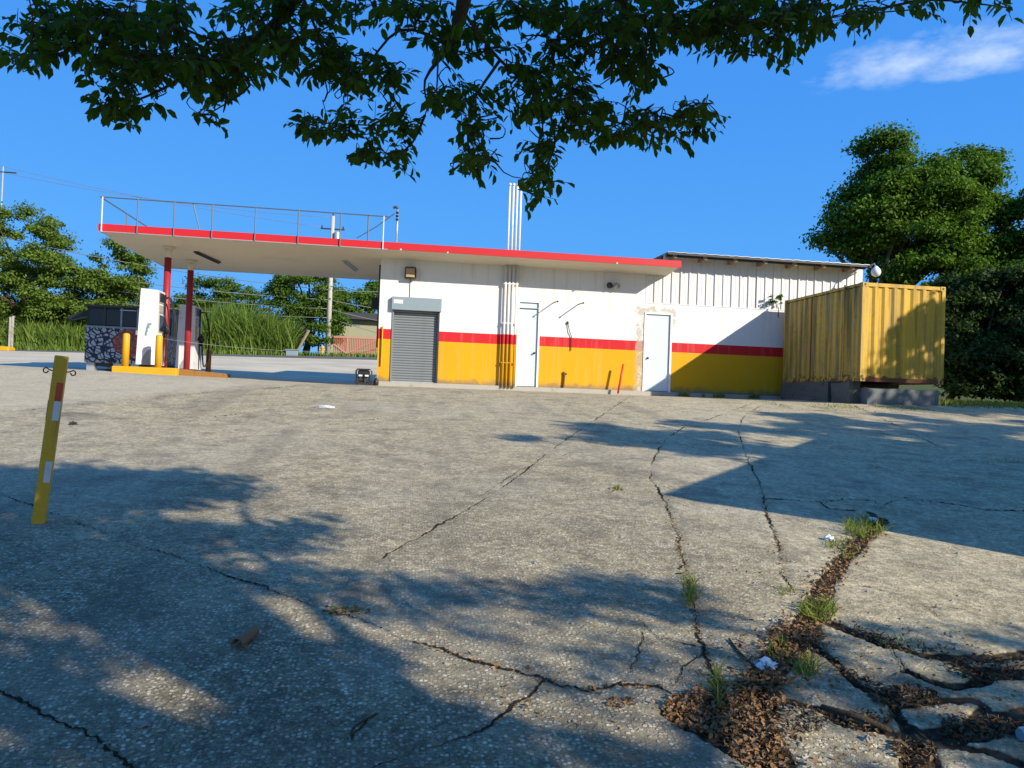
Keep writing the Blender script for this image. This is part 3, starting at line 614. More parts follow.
MB().box((x0+.02, yr0+.02, zr-.075), (x1-.02, yr0+.05, zr-.022)).build('eave_board', M['roofdark'], r2_)
p = at(876, 271, 21.6); b = MB(); b.tube([(XE, 22.3, p.z+.25), (p.x, 21.7, p.z+.25), (p.x, 21.6, p.z+.12)], .02, 6); gl = b.build('lamp_arm', M['galv'], st)
b = MB(); b.lathe([(.03, .16), (.07, .12), (.13, .04), (.15, -.04), (.12, -.13), (.05, -.18)][::-1], (p.x, 21.6, p.z), 12); b.build('lamp_globe', M['white'], gl, True)

# red pipe at the wall foot
p = at(618, 392, W-.35); q = at(623.5, 364, W-.35); b = MB(); b.tube([(p.x, W-.35, p.z-.05), (q.x, W-.33, q.z)], .033, 8); o = b.build('red_pipe', M['redpipe'], None, True); tag(o, 'short leaning red pipe standing by the yellow wall left of the second door', 'pipe')

# ================================================================== CONTAINER
ct = thing('shipping_container', (13, 20, 2.3), 'rusty yellow corrugated shipping container on concrete blocks', 'container')
x0, x1, y0, y1, z0, z1 = 11.79, 14.2, 18.0, 22.05, 2.33, 4.93
def corr(name, L, origin, ax, nrm, zlo, zhi, pitch=.275, dep=.04):
    b = MB(); n = max(1, round(L/pitch)); p_ = L/n; prof = []
    for i in range(n):
        s = i*p_; prof += [(s, 0), (s+p_*.26, 0), (s+p_*.5, dep), (s+p_*.76, dep)]
    prof.append((L, 0)); k = len(prof); V_ = []
    for z in (zlo, zhi):
        for s, d in prof: q = origin+ax*s-nrm*d; V_.append((q.x, q.y, z))
    b.add(V_, [(i, i+1, k+i+1, k+i) for i in range(k-1)]); return b.build(name, M['container'], ct)
corr('end_panel', x1-x0-.2, Vector((x0+.1, y0+.012, 0)), Vector((1, 0, 0)), Vector((0, -1, 0)), z0+.1, z1-.1)
corr('side_panel', y1-y0-.2, Vector((x0+.012, y0+.1, 0)), Vector((0, 1, 0)), Vector((-1, 0, 0)), z0+.1, z1-.1)
corr('side_panel', y1-y0-.2, Vector((x1-.012, y0+.1, 0)), Vector((0, 1, 0)), Vector((1, 0, 0)), z0+.1, z1-.1)
corr('end_panel', x1-x0-.2, Vector((x0+.1, y1-.012, 0)), Vector((1, 0, 0)), Vector((0, 1, 0)), z0+.1, z1-.1)
MB().box((x0+.05, y0+.05, z1-.06), (x1-.05, y1-.05, z1-.03)).build('roof_sheet', M['container'], ct)
MB().box((x0+.05, y0+.06, z0+.02), (x1-.05, y1-.05, z0+.10)).build('floor', M['rust'], ct)
for x in (x0, x1-.1):
    for y in (y0, y1-.1): MB().box((x, y, z0+.12), (x+.1, y+.1, z1-.12)).build('corner_post', M['container'], ct)
for y in (y0+.006, y1-.086):
    MB().box((x0+.16, y, z1-.10), (x1-.16, y+.08, z1-.005)).build('top_rail', M['container'], ct)
    MB().box((x0+.16, y, z0), (x1-.16, y+.08, z0+.11)).build('bottom_rail', M['container'] if y > 20 else M['rust'], ct)
for x in (x0+.006, x1-.076):
    MB().box((x, y0+.16, z1-.08), (x+.07, y1-.16, z1-.008)).build('top_rail', M['container'], ct)
    MB().box((x, y0+.16, z0), (x+.07, y1-.16, z0+.12)).build('bottom_rail', M['container'], ct)
for x in (x0-.004, x1-.156):
    for y in (y0-.004, y1-.156):
        for z in (z0-.004, z1-.115):
            cst = MB().bbox((x, y, z), (x+.16, y+.16, z+.12), .012).build('corner_casting', M['container'], ct)
            if y < 19: MB().tube([(x+.08, y-.002, z+.06), (x+.08, y+.02, z+.06)], .035, 10).build('casting_hole', M['black'], cst)
b = MB(); b.tube([(x0-.03, 18.75, z0+.05), (x0-.03, 18.75, z1+.02)], .025, 6); b.build('downpipe', M['container'], ct)
for y in (20.4,): MB().box((x0-.02, y, z0+.1), (x0+.0, y+.05, z1-.1)).build('door_seam', M['rust'], ct)
# blocks under it
def rough_block(name, a, bb, seed, amp=.03, mat='block'):
    r = random.Random(seed); b = MB(); nx_, ny_, nz_ = 8, 4, 3; import bmesh
    bm = bmesh.new(); bmesh.ops.create_cube(bm, size=1); bmesh.ops.subdivide_edges(bm, edges=bm.edges[:], cuts=4, use_grid_fill=True)
    for v in bm.verts:
        p = Vector((a[i]+(bb[i]-a[i])*(v.co[i]+.5) for i in range(3))); nn_ = mnoise.noise_vector(p*3.1+Vector((seed, 0, 0)))*amp + mnoise.noise_vector(p*9)*amp*.4; v.co = p+nn_
    me = bpy.data.meshes.new(name); bm.to_mesh(me); bm.free(); o = bpy.data.objects.new(name, me); C.objects.link(o); me.materials.append(M[mat]); return o
g1 = float(gz(13, 18))
o = rough_block('concrete_block', (12.05, 18.06, g1-.1), (14.12, 18.5, z0-.17), 3, .02); tag(o, 'long pale concrete block under the front of the yellow container', 'block', 'blocks under the container')
o = rough_block('concrete_block', (11.75, 19.4, g1-.1), (13.9, 22.0, z0-.0), 5, .05, 'block_dark'); tag(o, 'dark mouldy concrete block under the left side of the yellow container', 'block', 'blocks under the container')
o = rough_block('concrete_block', (11.72, 18.35, g1-.1), (12.04, 19.2, z0-.02), 9, .06, 'block_dark'); tag(o, 'crumbling concrete block under the front left corner of the yellow container', 'block', 'blocks under the container')
o = rough_block('kerb_stone', (9.6, W-1.15, g1-.10), (11.7, W-.98, g1+.06), 21, .01); tag(o, 'low pale concrete kerb beside the yellow container and the wall', 'kerb')

# ================================================================== PUMPS, ISLAND, TRAILER
def G2(x, y): return float(gz(x, y))
ig = G2(-6.9, 22)
isl = thing('pump_island', (-6.9, 24, ig), 'low pump island kerb painted yellow at the front, under the canopy', 'pump island')
ix0, ix1, iy0, iy1 = -7.72, -6.08, 21.1, 27.4
MB().bbox((ix0, iy0, ig-.2), (ix1, iy0+.25, ig+.16), .02).build('front_kerb', M['yellow'], isl)
MB().bbox((ix1-.18, iy0+.252, ig-.2), (ix1, iy1, ig+.155), .02).build('side_kerb', M['yellow_worn_shaded'], isl)
MB().bbox((ix0, iy0+.252, ig-.2), (ix0+.18, iy1, ig+.155), .02).build('side_kerb', M['yellow_worn_shaded'], isl)
MB().box((ix0+.18, iy0+.25, ig-.2), (ix1-.18, iy1-.01, ig+.14)).build('island_top', M['conc'], isl)
IT = ig+.14
def bollard(x, y, z, h, label, mat):
    b = MB(); b.lathe([(.088, 0), (.088, h-.06), (.075, h-.02), (.04, h)], (x, y, z), 14); o = b.build('yellow_bollard', mat, None, True); tag(o, label, 'bollard', 'bollards on the pump island'); return o
pb1 = at(125, 372, 21.25); pb2 = at(158, 371, 21.25); pb3 = at(208, 374, 27.2)
bollard(pb1.x, 21.24, ig+.15, .90, 'yellow steel bollard at the left front corner of the pump island', M['yellow'])
bollard(pb2.x, 21.24, ig+.15, .90, 'yellow steel bollard right in front of the white pump', M['yellow'])
bollard(pb3.x, 27.2, IT, .82, 'dull yellow bollard at the rear end of the pump island, in shade', M['yellow_worn_shaded'])  # darker yellow puts the canopy's shade into this bollard's colour
def pump(x0, x1, y0, y1, h, label, mat, lit):
    cx_, cy_ = (x0+x1)/2, (y0+y1)/2; p = thing('fuel_pump', (cx_, cy_, IT), label, 'fuel pump', 'fuel pumps on the island')
    # cabinet with a slightly tapered top, on a recessed foot
    MB().box((x0+.04, y0+.04, IT), (x1-.04, y1-.04, IT+.10)).build('foot', M['dark'], p)
    b = MB(); zt = IT+h
    P = [(x0-.03, y0-.02, IT+.10), (x1+.03, y0-.02, IT+.10), (x1+.03, y1+.02, IT+.10), (x0-.03, y1+.02, IT+.10), (x0+.02, y0, zt), (x1-.02, y0, zt-.03), (x1-.02, y1, zt-.03), (x0+.02, y1, zt)]
    b.add(P, ((0,3,2,1),(4,5,6,7),(0,1,5,4),(1,2,6,5),(2,3,7,6),(3,0,4,7))); cab = b.build('cabinet', mat, p)
    # curved skirt panel on the end face
    poly = [(x0+.12, IT+.11), (x1-.14, IT+.11), (x1-.14, IT+.52)] + [(x1-.14-(x1-x0-.26)*t_, IT+.52-.30*t_*t_) for t_ in (.2, .4, .6, .8, 1.)]
    b = MB(); b.prism(poly, y0-.035, y0-.022); b.build('end_panel', M['pumpgrey'], cab)
    # dispenser face towards the lane (+x)
    fx = x1-.005
    for (za, zb_, ya, yb, mt) in ((h-.34, h-.10, .08, .42, 'black'), (h-.62, h-.46, .10, .38, 'pumpgrey'), (h-1.16, h-.72, .08, .44, 'glass')):
        f_ = (za+zb_)/2/h; xx = fx+.05*(1-f_)-.02
        fr_ = MB().bbox((xx-.05, y0+ya-.03, IT+za-.03), (xx+.03, y0+yb+.03, IT+zb_+.03), .01).build('display_frame', M['pumpgrey'], cab); MB().box((xx+.03, y0+ya, IT+za), (xx+.036, y0+yb, IT+zb_)).build('display_glass', M[mt], fr_)
    MB().box((x1-.0, y0+.46, IT+.12), (x1+.05, y0+.50, IT+h-.1)).build('trim_strip', M['black'], cab)
    # hoses and nozzles
    for s_, yy in ((1, y0+.62), (1, y1-.12)):
        top_ = Vector((x1-.02, yy, IT+h-.22)); hold = Vector((x1+.07, yy, IT+1.0))
        pts = [top_, top_+Vector((.16, .05, .02)), Vector((x1+.28, yy+.08, IT+1.3)), Vector((x1+.24, yy+.12, IT+.45)), Vector((x1+.15, yy+.04, IT+.22)), Vector((x1+.10, yy, IT+.55)), hold]
        cv = []
        for i in range(len(pts)-1):
            p0_, p1_, p2_, p3_ = pts[max(i-1, 0)], pts[i], pts[i+1], pts[min(i+2, len(pts)-1)]
            for t_ in (0, .25, .5, .75): cv.append(.5*((2*p1_)+(p2_-p0_)*t_+(2*p0_-5*p1_+4*p2_-p3_)*t_**2+(3*p1_-p0_-3*p2_+p3_)*t_**3))
        cv.append(pts[-1]); hs_ = MB().tube(cv, .018, 7).build('hose', M['rubber'], p, True)
        b = MB(); b.tube([hold, hold+Vector((.05, .0, .12)), hold+Vector((.0, 0, .22)), hold+Vector((-.06, 0, .26))], [.02, .028, .024, .014], 8); b.build('nozzle', M['black'], hs_, True)
        MB().box((x1-.0, yy-.08, IT+.9), (x1+.05, yy+.08, IT+1.3)).build('nozzle_holder', M['black'], p)
    return p, cab
pa = at(139.5, 288, 21.75); pc = at(159, 290, 21.75)
p1_, cab1 = pump(pa.x+.02, pc.x, 21.75, 22.35, pa.z-IT, 'tall white fuel pump in sunlight behind two yellow bollards', M['pumpwhite'], True)
# sprayed mark on the white end of the pump
mk = MB(); m0 = at(148, 323, 21.75)
for dx, dz, w_, h_ in ((.0, 0, .10, .05), (-.02, -.05, .07, .09), (-.04, -.13, .05, .12), (-.06, -.24, .05, .11), (-.30, -.22, .05, .12)):
    MB().box((m0.x+dx, 21.726, m0.z+dz-h_), (m0.x+dx+w_, 21.738, m0.z+dz)).build('sprayed_mark', M['bluegrey'], cab1)
pa = at(179, 304, 25.6); pc = at(196, 304, 25.6)
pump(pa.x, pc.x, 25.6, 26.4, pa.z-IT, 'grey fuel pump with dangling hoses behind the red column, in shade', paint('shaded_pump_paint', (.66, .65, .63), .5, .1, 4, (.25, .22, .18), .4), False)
# rope strung to the station corner
a = Vector((pb2.x+.1, 21.24, ig+.95)); e = Vector((XC-.01, W+.3, 2.85)); b = MB()
b.tube([a+(e-a)*t_+Vector((0, 0, -.16*4*t_*(1-t_))) for t_ in np.linspace(0, 1, 14)], .004, 5); o = b.build('rope', M['pumpgrey'], None, True); tag(o, 'thin pale rope strung from the pump bollard to the station corner', 'rope')
# food trailer
def trailermat():
    g = G('trailer_wrap'); x, y, z = g.sep()
    src = g.map((1, 1, 1)); n = g.noise(6, 2)
    wv = N(g.t, 'ShaderNodeTexWave', wave_type='BANDS', bands_direction='X'); g.L(g.map((1, 1, 1), rot=(0, R(45), 0)), wv.inputs[0]); wv.inputs['Scale'].default_value = 2.1; wv.inputs['Distortion'].default_value = 9; wv.inputs['Detail'].default_value = 0; wv.inputs['Detail Scale'].default_value = 1.5
    v = g.voro(4.6, 'DISTANCE_TO_EDGE'); line = g.math('MAXIMUM', g.ramp(v.outputs[0], .07, .12, 1, 0), g.ramp(wv.outputs['Fac'], .10, .18, 1, 0))
    c = g.mix(line, (.36, .40, .46), (.010, .016, .04))
    cx_ = -9.15; d = g.math('ADD', g.math('POWER', g.math('DIVIDE', g.math('SUBTRACT', x, cx_), .62), 2), g.math('POWER', g.math('DIVIDE', g.math('SUBTRACT', z, 2.95), .55), 2))
    c = g.mix(g.ramp(g.math('ADD', d, n), 1.1, 1.45, .85, 0), c, (.28, .045, .03))
    return g.done(c, .5, 0, .4)
M['wrap'] = trailermat()
ty = 26.6; ta = at(86, 304, ty); tb = at(83.5, 363, ty); tx0 = tb.x+.02; tx1 = at(166, 330, ty).x; tzt = ta.z; tzb = at(83.5, 362, ty).z; tg = G2(-9.5, ty)
tr = thing('food_trailer', ((tx0+tx1)/2, ty+1, tg), 'food trailer with wavy black and grey pattern and dark serving windows', 'trailer')
zs = at(83, 326, ty).z
MB().box((tx0, ty, tzb), (tx1, ty+2.0, zs)).build('lower_body', M['wrap'], tr)
ub = MB(); ub.box((tx0, ty+.06, zs), (tx1, ty+2.0, tzt-.07)); ub.build('upper_body', M['black'], tr)
MB().box((tx0-.05, ty-.05, tzt-.07), (tx1+.05, ty+2.05, tzt)).build('roof', M['dark'], tr)
MB().box((tx0-.01, ty-.03, zs-.03), (tx1+.01, ty+.059, zs+.03)).build('counter_ledge', M['bluegrey'], tr)
wx0 = tx0+.35; nw = 4; ww = (tx1-tx0-.45)/nw
for i in range(nw):
    a0 = tx0+.05+i*ww; fr_ = MB()
    MB().box((a0+.05, ty+.035, zs+.07), (a0+ww-.03, ty+.058, tzt-.14)).build('window_pane', M['glass'], tr)
    MB().box((a0+ww-.03, ty+.02, zs+.03), (a0+ww+.03, ty+.058, tzt-.07)).build('window_post', M['dark'] if i == 0 else M['bluegrey'], tr)
MB().box((tx0+2*ww, ty+.01, tzt-.16), (tx0+3*ww, ty+.055, tzt-.13)).build('awning_rail', M['galv'], tr)
MB().box((tx1+.001, ty+.5, zs-.15), (tx1+.02, ty+1.3, tzt-.3)).build('side_window', M['black'], tr)
for x in (tx0+1.0, tx0+1.55):
    for y in (ty+.12, ty+1.7):
        r_ = .27; b = MB(); b.tube([(x, y, tg+r_), (x, y+.2, tg+r_)], r_, 18); wl = b.build('wheel', M['rubber'], tr); MB().tube([(x, y-.01, tg+r_), (x, y+.02, tg+r_)], .14, 12).build('rim', M['galv'], wl)
for y in (ty+.1, ty+1.8): MB().box((tx0+.03, y, tg), (tx0+.28, y+.2, tzb)).build('jack_foot', M['galv'], tr)
b = MB(); p = at(68, 317, ty+.9); q = at(86, 312, ty+.9); b.prism([(q.x+.1, q.z+.08), (q.x+.1, q.z-.14), (p.x+.1, p.z-.1), (p.x, p.z)], ty+.8, ty+1.1); b.build('side_flap', M['black'], tr)
MB().tube([(tx0+2.6, ty+.9, tzb-.05), (tx1+.8, ty+.9, tzb-.12)], .05, 8).build('tow_bar', M['dark'], tr)
MB().box((tx0+.1, ty+.2, tzb-.10), (tx1-.1, ty+1.8, tzb)).build('chassis', M['dark'], tr)

# portable generator by the corner
gp = at(364.5, 381, 22.2); gg = G2(gp.x, 22.2); gn = thing('generator', (gp.x, 22.2, gg), 'small dark portable generator on the ground by the building corner', 'generator')
X0, X1, Y0, Y1, Z0, Z1 = gp.x-.25, gp.x+.20, 22.0, 22.4, gg+.06, gg+.46
for y in (Y0, Y1):
    MB().tube([(X0, y, Z0), (X0, y, Z1-.05), (X0+.05, y, Z1), (X1-.05, y, Z1), (X1, y, Z1-.05), (X1, y, Z0), (X0, y, Z0)], .016, 6).build('frame', M['dark'], gn)
for x in (X0, X1):
    for z in (Z0, Z1-.05): MB().tube([(x, Y0, z), (x, Y1, z)], .014, 6).build('frame_bar', M['dark'], gn)
MB().bbox((X0+.06, Y0+.05, Z0+.24), (X1-.06, Y1-.05, Z1-.02), .03).build('fuel_tank', M['black'], gn)
b = MB(); b.tube([(X0+.05, 22.2, Z0+.12), (X0+.22, 22.2, Z0+.12)], .11, 14); b.build('alternator', M['dark'], gn); MB().bbox((X0+.23, Y0+.06, Z0+.01), (X1-.04, Y1-.06, Z0+.21), .02).build('engine', M['dark'], gn)
for x in (X0+.09, X0+.27): MB().box((x, Y0-.012, Z0+.19), (x+.10, Y0+.01, Z0+.235)).build('label_plate', M['white'], gn)
for x in (X0+.04, X1-.04):
    MB().tube([(x, Y0-.04, gg+.07), (x, Y0+.02, gg+.07)], .07, 12).build('wheel', M['rubber'], gn)
bk = thing('water_jug', (gp.x+.38, 22.28, gg), 'dark plastic jug on the ground between generator and wall', 'jug')
MB().lathe([(.06, 0), (.075, .02), (.075, .14), (.05, .18), (.025, .2), (.025, .23)], (gp.x+.33, 22.3, gg), 12).build('body', M['black'], bk, True); MB().tube([(gp.x+.31, 22.3, gg+.235), (gp.x+.31, 22.3, gg+.25)], .02, 8).build('handle', M['litterblue'], bk)

# ================================================================== FOREGROUND POST
pb = gnd(38, 523); pt = at(62, 356, pb.y+.05)
pz_ = pz(pb.x, pb.y); base = Vector((pb.x, pb.y, pz_-.05))
ps = thing('marker_post', (pb.x, pb.y, pz_), 'leaning square yellow steel post with red and white bands and hooks', 'post')
axz = (pt-base).normalized(); hh = (pt-base).length; axx = Vector((1, .30, 0)); axx = (axx-axz*axx.dot(axz)).normalized(); axy = axz.cross(axx)
PM = Matrix((axx, axy, axz)).transposed().to_4x4(); PM.translation = base
s_ = .043
def seg(z0, z1, mat, name, par, e=0.):
    b = MB(); b.bbox((-s_-e, -s_-e, z0), (s_+e, s_+e, z1), .006, PM); return b.build(name, mat, par)
ypost = paint('post_yellow', (.72, .41, .03), .55, .3, 5, (.16, .10, .04), .8, True)
sh_ = seg(0, hh, ypost, 'shaft', ps)
def band(f0, f1, mat, name, sides):
    for sx in sides:
        b = MB()
        if sx == 'front': b.box((-s_*.1, -s_-.003, hh*(1-f1)), (s_*.93, -s_-.0005, hh*(1-f0)), PM)
        else: b.box((-s_-.003, -s_*.93, hh*(1-f1)), (-s_-.0005, s_*.93, hh*(1-f0)), PM)
        b.build(name, mat, sh_)
reflw = paint('reflective_white', (.66, .68, .70), .35, .15, 8, (.4, .38, .34), .4); reflr = paint('reflective_red', (.62, .06, .03), .35, .2, 8, (.2, .05, .04), .4)
band(.155, .262, reflr, 'red_band', ('front',)); band(.263, .375, reflw, 'white_band', ('front', 'side')); band(.61, .73, reflw, 'white_band', ('front',))
for sg in (-1, 1):
    pts = [PM @ Vector((sg*(s_+d_), -.01, hh*(.91)+h_)) for d_, h_ in ((-.01, 0), (.02, .002), (.045, .018), (.062, .006), (.060, -.016), (.042, -.022), (.028, -.006))]
    MB().tube(pts, .0055, 6).build('chain_hook', M['rust'], sh_, True)

# ================================================================== VEGETATION
def leaf_quads(pos, nrm, size, r, asp=.55, droop=0.):
    """folded leaf: 6 verts, 2 quads. pos (n,3), nrm (n,3) approx facing, size (n,)"""
    n = len(pos); nrm = nrm/np.maximum(np.linalg.norm(nrm, axis=1, keepdims=True), 1e-6)
    t_ = r.normal(size=(n, 3)); t_[:, 2] -= droop; t_ -= nrm*(t_*nrm).sum(1, keepdims=True); t_ /= np.maximum(np.linalg.norm(t_, axis=1, keepdims=True), 1e-6)
    s = np.cross(nrm, t_); L = size[:, None]; Wd = L*asp*.5
    base = pos-t_*L*.5; tip = pos+t_*L*.5 - nrm*L*.12
    up = nrm*L*.10
    r1 = base+t_*L*.28+s*Wd+up; r2 = base+t_*L*.68+s*Wd*.85+up*.6; l1 = base+t_*L*.28-s*Wd+up; l2 = base+t_*L*.68-s*Wd*.85+up*.6
    V = np.stack([base, r1, r2, tip, l2, l1], 1).reshape(-1, 3); i = np.arange(n)[:, None]*6
    Q = np.concatenate([i+np.array([[0, 1, 2, 3]]), i+np.array([[0, 3, 4, 5]])], 1).reshape(-1, 4); return V, Q
def simple_quads(pos, nrm, size, r, asp=.6):
    n = len(pos); nrm = nrm/np.maximum(np.linalg.norm(nrm, axis=1, keepdims=True), 1e-6)
    t_ = r.normal(size=(n, 3)); t_ -= nrm*(t_*nrm).sum(1, keepdims=True); t_ /= np.maximum(np.linalg.norm(t_, axis=1, keepdims=True), 1e-6)
    s = np.cross(nrm, t_); L = size[:, None]*.5; b_ = -nrm*L*.25
    V = np.stack([pos-t_*L, pos+s*L*asp+b_*-1, pos+t_*L+b_, pos-s*L*asp-b_], 1).reshape(-1, 3); return V, np.arange(n*4).reshape(-1, 4)
def crown_points(r, blobs, nclump, nleaf, clump_r, flat=.75):
    """blobs: list of (centre, radii). Clumps on/in the blobs; leaves on the clumps' shells."""
    vol = np.array([b_[1][0]*b_[1][1]*b_[1][2] for b_ in blobs])**.66; vol /= vol.sum(); cs = []; crs = []
    for (c, rad), w_ in zip(blobs, vol):
        m = max(2, int(nclump*w_)); d = r.normal(size=(m, 3)); d /= np.linalg.norm(d, axis=1, keepdims=True)
        q = r.uniform(.45, 1.0, (m, 1))**.5; cs.append(np.array(c)+d*q*np.array(rad)); crs.append(clump_r*r.uniform(.55, 1.35, m))
    cs = np.concatenate(cs); crs = np.concatenate(crs); k = r.choice(len(cs), nleaf, p=crs**2/(crs**2).sum())
    d = r.normal(size=(nleaf, 3)); d /= np.linalg.norm(d, axis=1, keepdims=True); d[:, 2] = np.where(d[:, 2] < -.3, -d[:, 2]*.6, d[:, 2])
    q = np.clip(np.abs(r.normal(.62, .36, (nleaf, 1))), 0, 1.2)
    pos = cs[k]+d*crs[k][:, None]*q*np.array([1, 1, flat])+r.normal(0, .10, (nleaf, 3))*clump_r; nrm = d + np.array([0, 0, .5]) + r.normal(size=(nleaf, 3))*.75
    return pos, nrm, cs
def make_tree(name, label, group, base, height, blobs, mat, nleaf, lsize, seed, clump_r, nclump=60, trunk_r=.22, nlimb=9, bend=.4, simple=True):
    r = np.random.default_rng(seed); t = thing(name, base, label, 'tree', group); b = MB(); base = Vector(base)
    pos, nrm, cs = crown_points(r, blobs, nclump, nleaf, clump_r)
    top = Vector(np.mean([b_[0] for b_ in blobs], axis=0)); fork = base+(top-base)*.45+Vector((r.uniform(-bend, bend), r.uniform(-bend, bend), 0))
    b.tube([base-Vector((0, 0, .3)), base+(fork-base)*.15, base+(fork-base)*.55+Vector((r.uniform(-.15, .15), r.uniform(-.15, .15), 0)), fork], [trunk_r*1.35, trunk_r, trunk_r*.85, trunk_r*.7], 9); b.build('trunk', M['bark'], t, True)
    pick = r.choice(len(cs), min(nlimb, len(cs)), replace=False)
    for i in pick:
        e = Vector(cs[i]); mid = fork+(e-fork)*.5+Vector((0, 0, .12*(e-fork).length)); MB().tube([fork-Vector((0, 0, .15)), fork+(mid-fork)*.5, mid, e], [trunk_r*.55, trunk_r*.4, trunk_r*.28, trunk_r*.08], 6).build('limb', M['bark'], t, True)
    sz = lsize*r.uniform(.6, 1.35, nleaf); V_, Q_ = (simple_quads if simple else leaf_quads)(pos, nrm, sz, r)
    cr_ = fastmesh('crown', V_, Q_, mat, t); return t
def B(x, y, Y, rx, rz, ry=None):      # blob from picture place, depth and pixel radii
    c = at(x, y, Y); k = Y/FPX; return ((c.x, Y, c.z), (rx*k, (ry if ry else rx*.8)*k, rz*k))
def ground_at(x, Y): p = at(x, 350, Y); return (p.x, Y, float(gz(p.x, Y))-.05)
# trees across the street, left
FT = 'trees across the street'
make_tree('street_tree', 'large olive green tree at the far left edge across the street', FT, ground_at(20, 61), 14, [B(18, 250, 61, 50, 42), B(48, 275, 60, 34, 38), B(-25, 265, 62, 45, 55), B(25, 300, 60, 45, 26), B(70, 300, 62, 25, 20)], M['leaf_far'], 60000, .21, 11, .9, 190, .3)
make_tree('street_tree', 'rounded green tree behind the patterned food trailer', FT, ground_at(118, 60), 10, [B(118, 275, 60, 26, 30), B(95, 300, 60, 26, 22), B(132, 290, 61, 16, 26), B(110, 318, 60, 34, 16)], M['leaf_far'], 36000, .20, 12, .75, 130, .22)
make_tree('street_tree', 'bright green tree right of the pumps, seen under the canopy', FT, ground_at(215, 63), 8, [B(212, 300, 63, 26, 22), B(240, 305, 63, 20, 18), B(190, 315, 62, 20, 20), B(165, 318, 63, 16, 16)], M['leaf_far2'], 22000, .19, 13, .65, 100, .2)
make_tree('street_tree', 'tall dark dense tree left of the utility pole', FT, ground_at(305, 60), 12, [B(305, 295, 60, 34, 26), B(318, 325, 59.5, 26, 26), B(285, 312, 60, 20, 26), B(335, 305, 61, 12, 20)], M['leaf_far2'], 32000, .19, 14, .7, 130, .3)
make_tree('street_tree', 'low rounded tree right of the utility pole, above the house roof', FT, ground_at(352, 74), 7, [B(352, 304, 74, 16, 12), B(372, 300, 75, 12, 14), B(335, 302, 74, 10, 12)], M['leaf_far2'], 11000, .24, 15, .9, 40, .2)
make_tree('street_tree', 'thin pale tree by the station corner behind the house', FT, ground_at(372, 84), 9, [B(372, 293, 84, 10, 9)], M['leaf_far'], 1500, .36, 16, .8, 16, .14)
make_tree('street_shrub', 'dense shrub row at the foot of the far left trees', FT, ground_at(60, 63), 3, [B(45, 318, 63, 45, 16), B(85, 325, 63, 30, 14)], M['leaf_far2'], 14000, .2, 17, .8, 45, .1, 4)
# tree behind the container
RT = 'trees by the container'
make_tree('shade_tree', 'big dark green tree rising behind the yellow container', RT, (19.5, 31, float(gz(19.5, 31))), 12.5, [B(905, 185, 30, 52, 42), B(870, 212, 30, 46, 36), B(950, 200, 30.5, 50, 44), B(910, 245, 30, 62, 36), B(985, 240, 30, 46, 40), B(845, 250, 31, 28, 14), B(975, 165, 31, 22, 12), B(1010, 265, 29, 30, 36), B(880, 150, 30, 22, 14), B(935, 285, 29, 60, 30), B(915, 215, 30, 70, 50), B(860, 235, 30.5, 40, 24)], M['leaf_right'], 150000, .16, 21, .75, 300, .34, 16, .5)
make_tree('shade_tree', 'leafy tree at the right edge of the picture beyond the hedge', RT, (25.5, 27.5, float(gz(25, 27))), 10, [B(1050, 215, 28, 40, 35), B(1085, 260, 28, 50, 50), B(1030, 290, 27, 36, 30)], M['leaf_right'], 34000, .15, 22, .55, 120, .3, 8)
hb = []
for x, y, Y, rx, rz in ((965, 330, 24, 34, 50), (1000, 310, 24, 40, 52), (1040, 320, 23.5, 45, 60), (985, 370, 22.5, 40, 26), (1030, 375, 22, 40, 26), (958, 300, 25, 22, 30), (950, 365, 23.5, 14, 30), (1080, 340, 22, 50, 60), (962, 384, 22.5, 20, 12), (990, 386, 22, 24, 12), (1020, 388, 21.8, 26, 12), (948, 340, 24, 12, 40), (975, 290, 25, 30, 26), (1015, 350, 22.5, 40, 40), (985, 330, 27, 50, 55), (1030, 330, 27, 40, 60), (960, 350, 26, 20, 40)): hb.append(B(x, y, Y, rx, rz, 26))
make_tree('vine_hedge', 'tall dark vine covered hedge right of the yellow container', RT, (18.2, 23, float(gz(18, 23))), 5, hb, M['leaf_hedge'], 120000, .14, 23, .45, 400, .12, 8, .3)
# shrub sprig on the container's rear corner
make_tree('wall_sprig', 'small green sprig growing between container roof and wall', RT, (11.72, 22.3, 4.72), .4, [((11.62, 22.3, 4.98), (.30, .12, .16))], M['leaf_far2'], 260, .07, 24, .09, 10, .012, 4, .02, False)

# trees and a house outside the frame on the right: their shade lies on the paving and the container
make_tree('shade_tree', 'tree outside the right edge that shades the hedge and container', RT, (23.5, 9.0, float(gz(20, 9))), 10, [((22.3, 9.3, 8.3), (2.3, 2.0, 1.4)), ((25.5, 9.0, 8.2), (2.6, 2.4, 2.4)), ((28.5, 11.5, 8.2), (2.8, 2.6, 3.0)), ((24.5, 11, 6.0), (2.2, 2.2, 1.8)), ((31, 14.5, 8.0), (2.8, 2.8, 3.2))], M['leaf_right'], 16000, .30, 31, .8, 80, .3)
make_tree('shade_tree', 'spreading tree outside the right edge that dapples the paving', RT, (19.0, 1.6, float(gz(18, 1))), 9, [((12.4, 1.4, 7.3), (1.5, 1.0, .7)), ((15, 1.5, 7.5), (2.2, 2.0, 1)), ((18, 1.5, 7.6), (2.6, 2.6, 1.2)), ((21.5, 2.2, 7.4), (2.6, 2.8, 1.2)), ((25, 2.8, 7.5), (2.6, 2.8, 1.3)), ((17, -.5, 6.4), (2.2, 1.2, .8)), ((20.5, 4.6, 7.8), (3, 1.2, .9))], M['leaf_right'], 26000, .24, 32, .55, 130, .26)
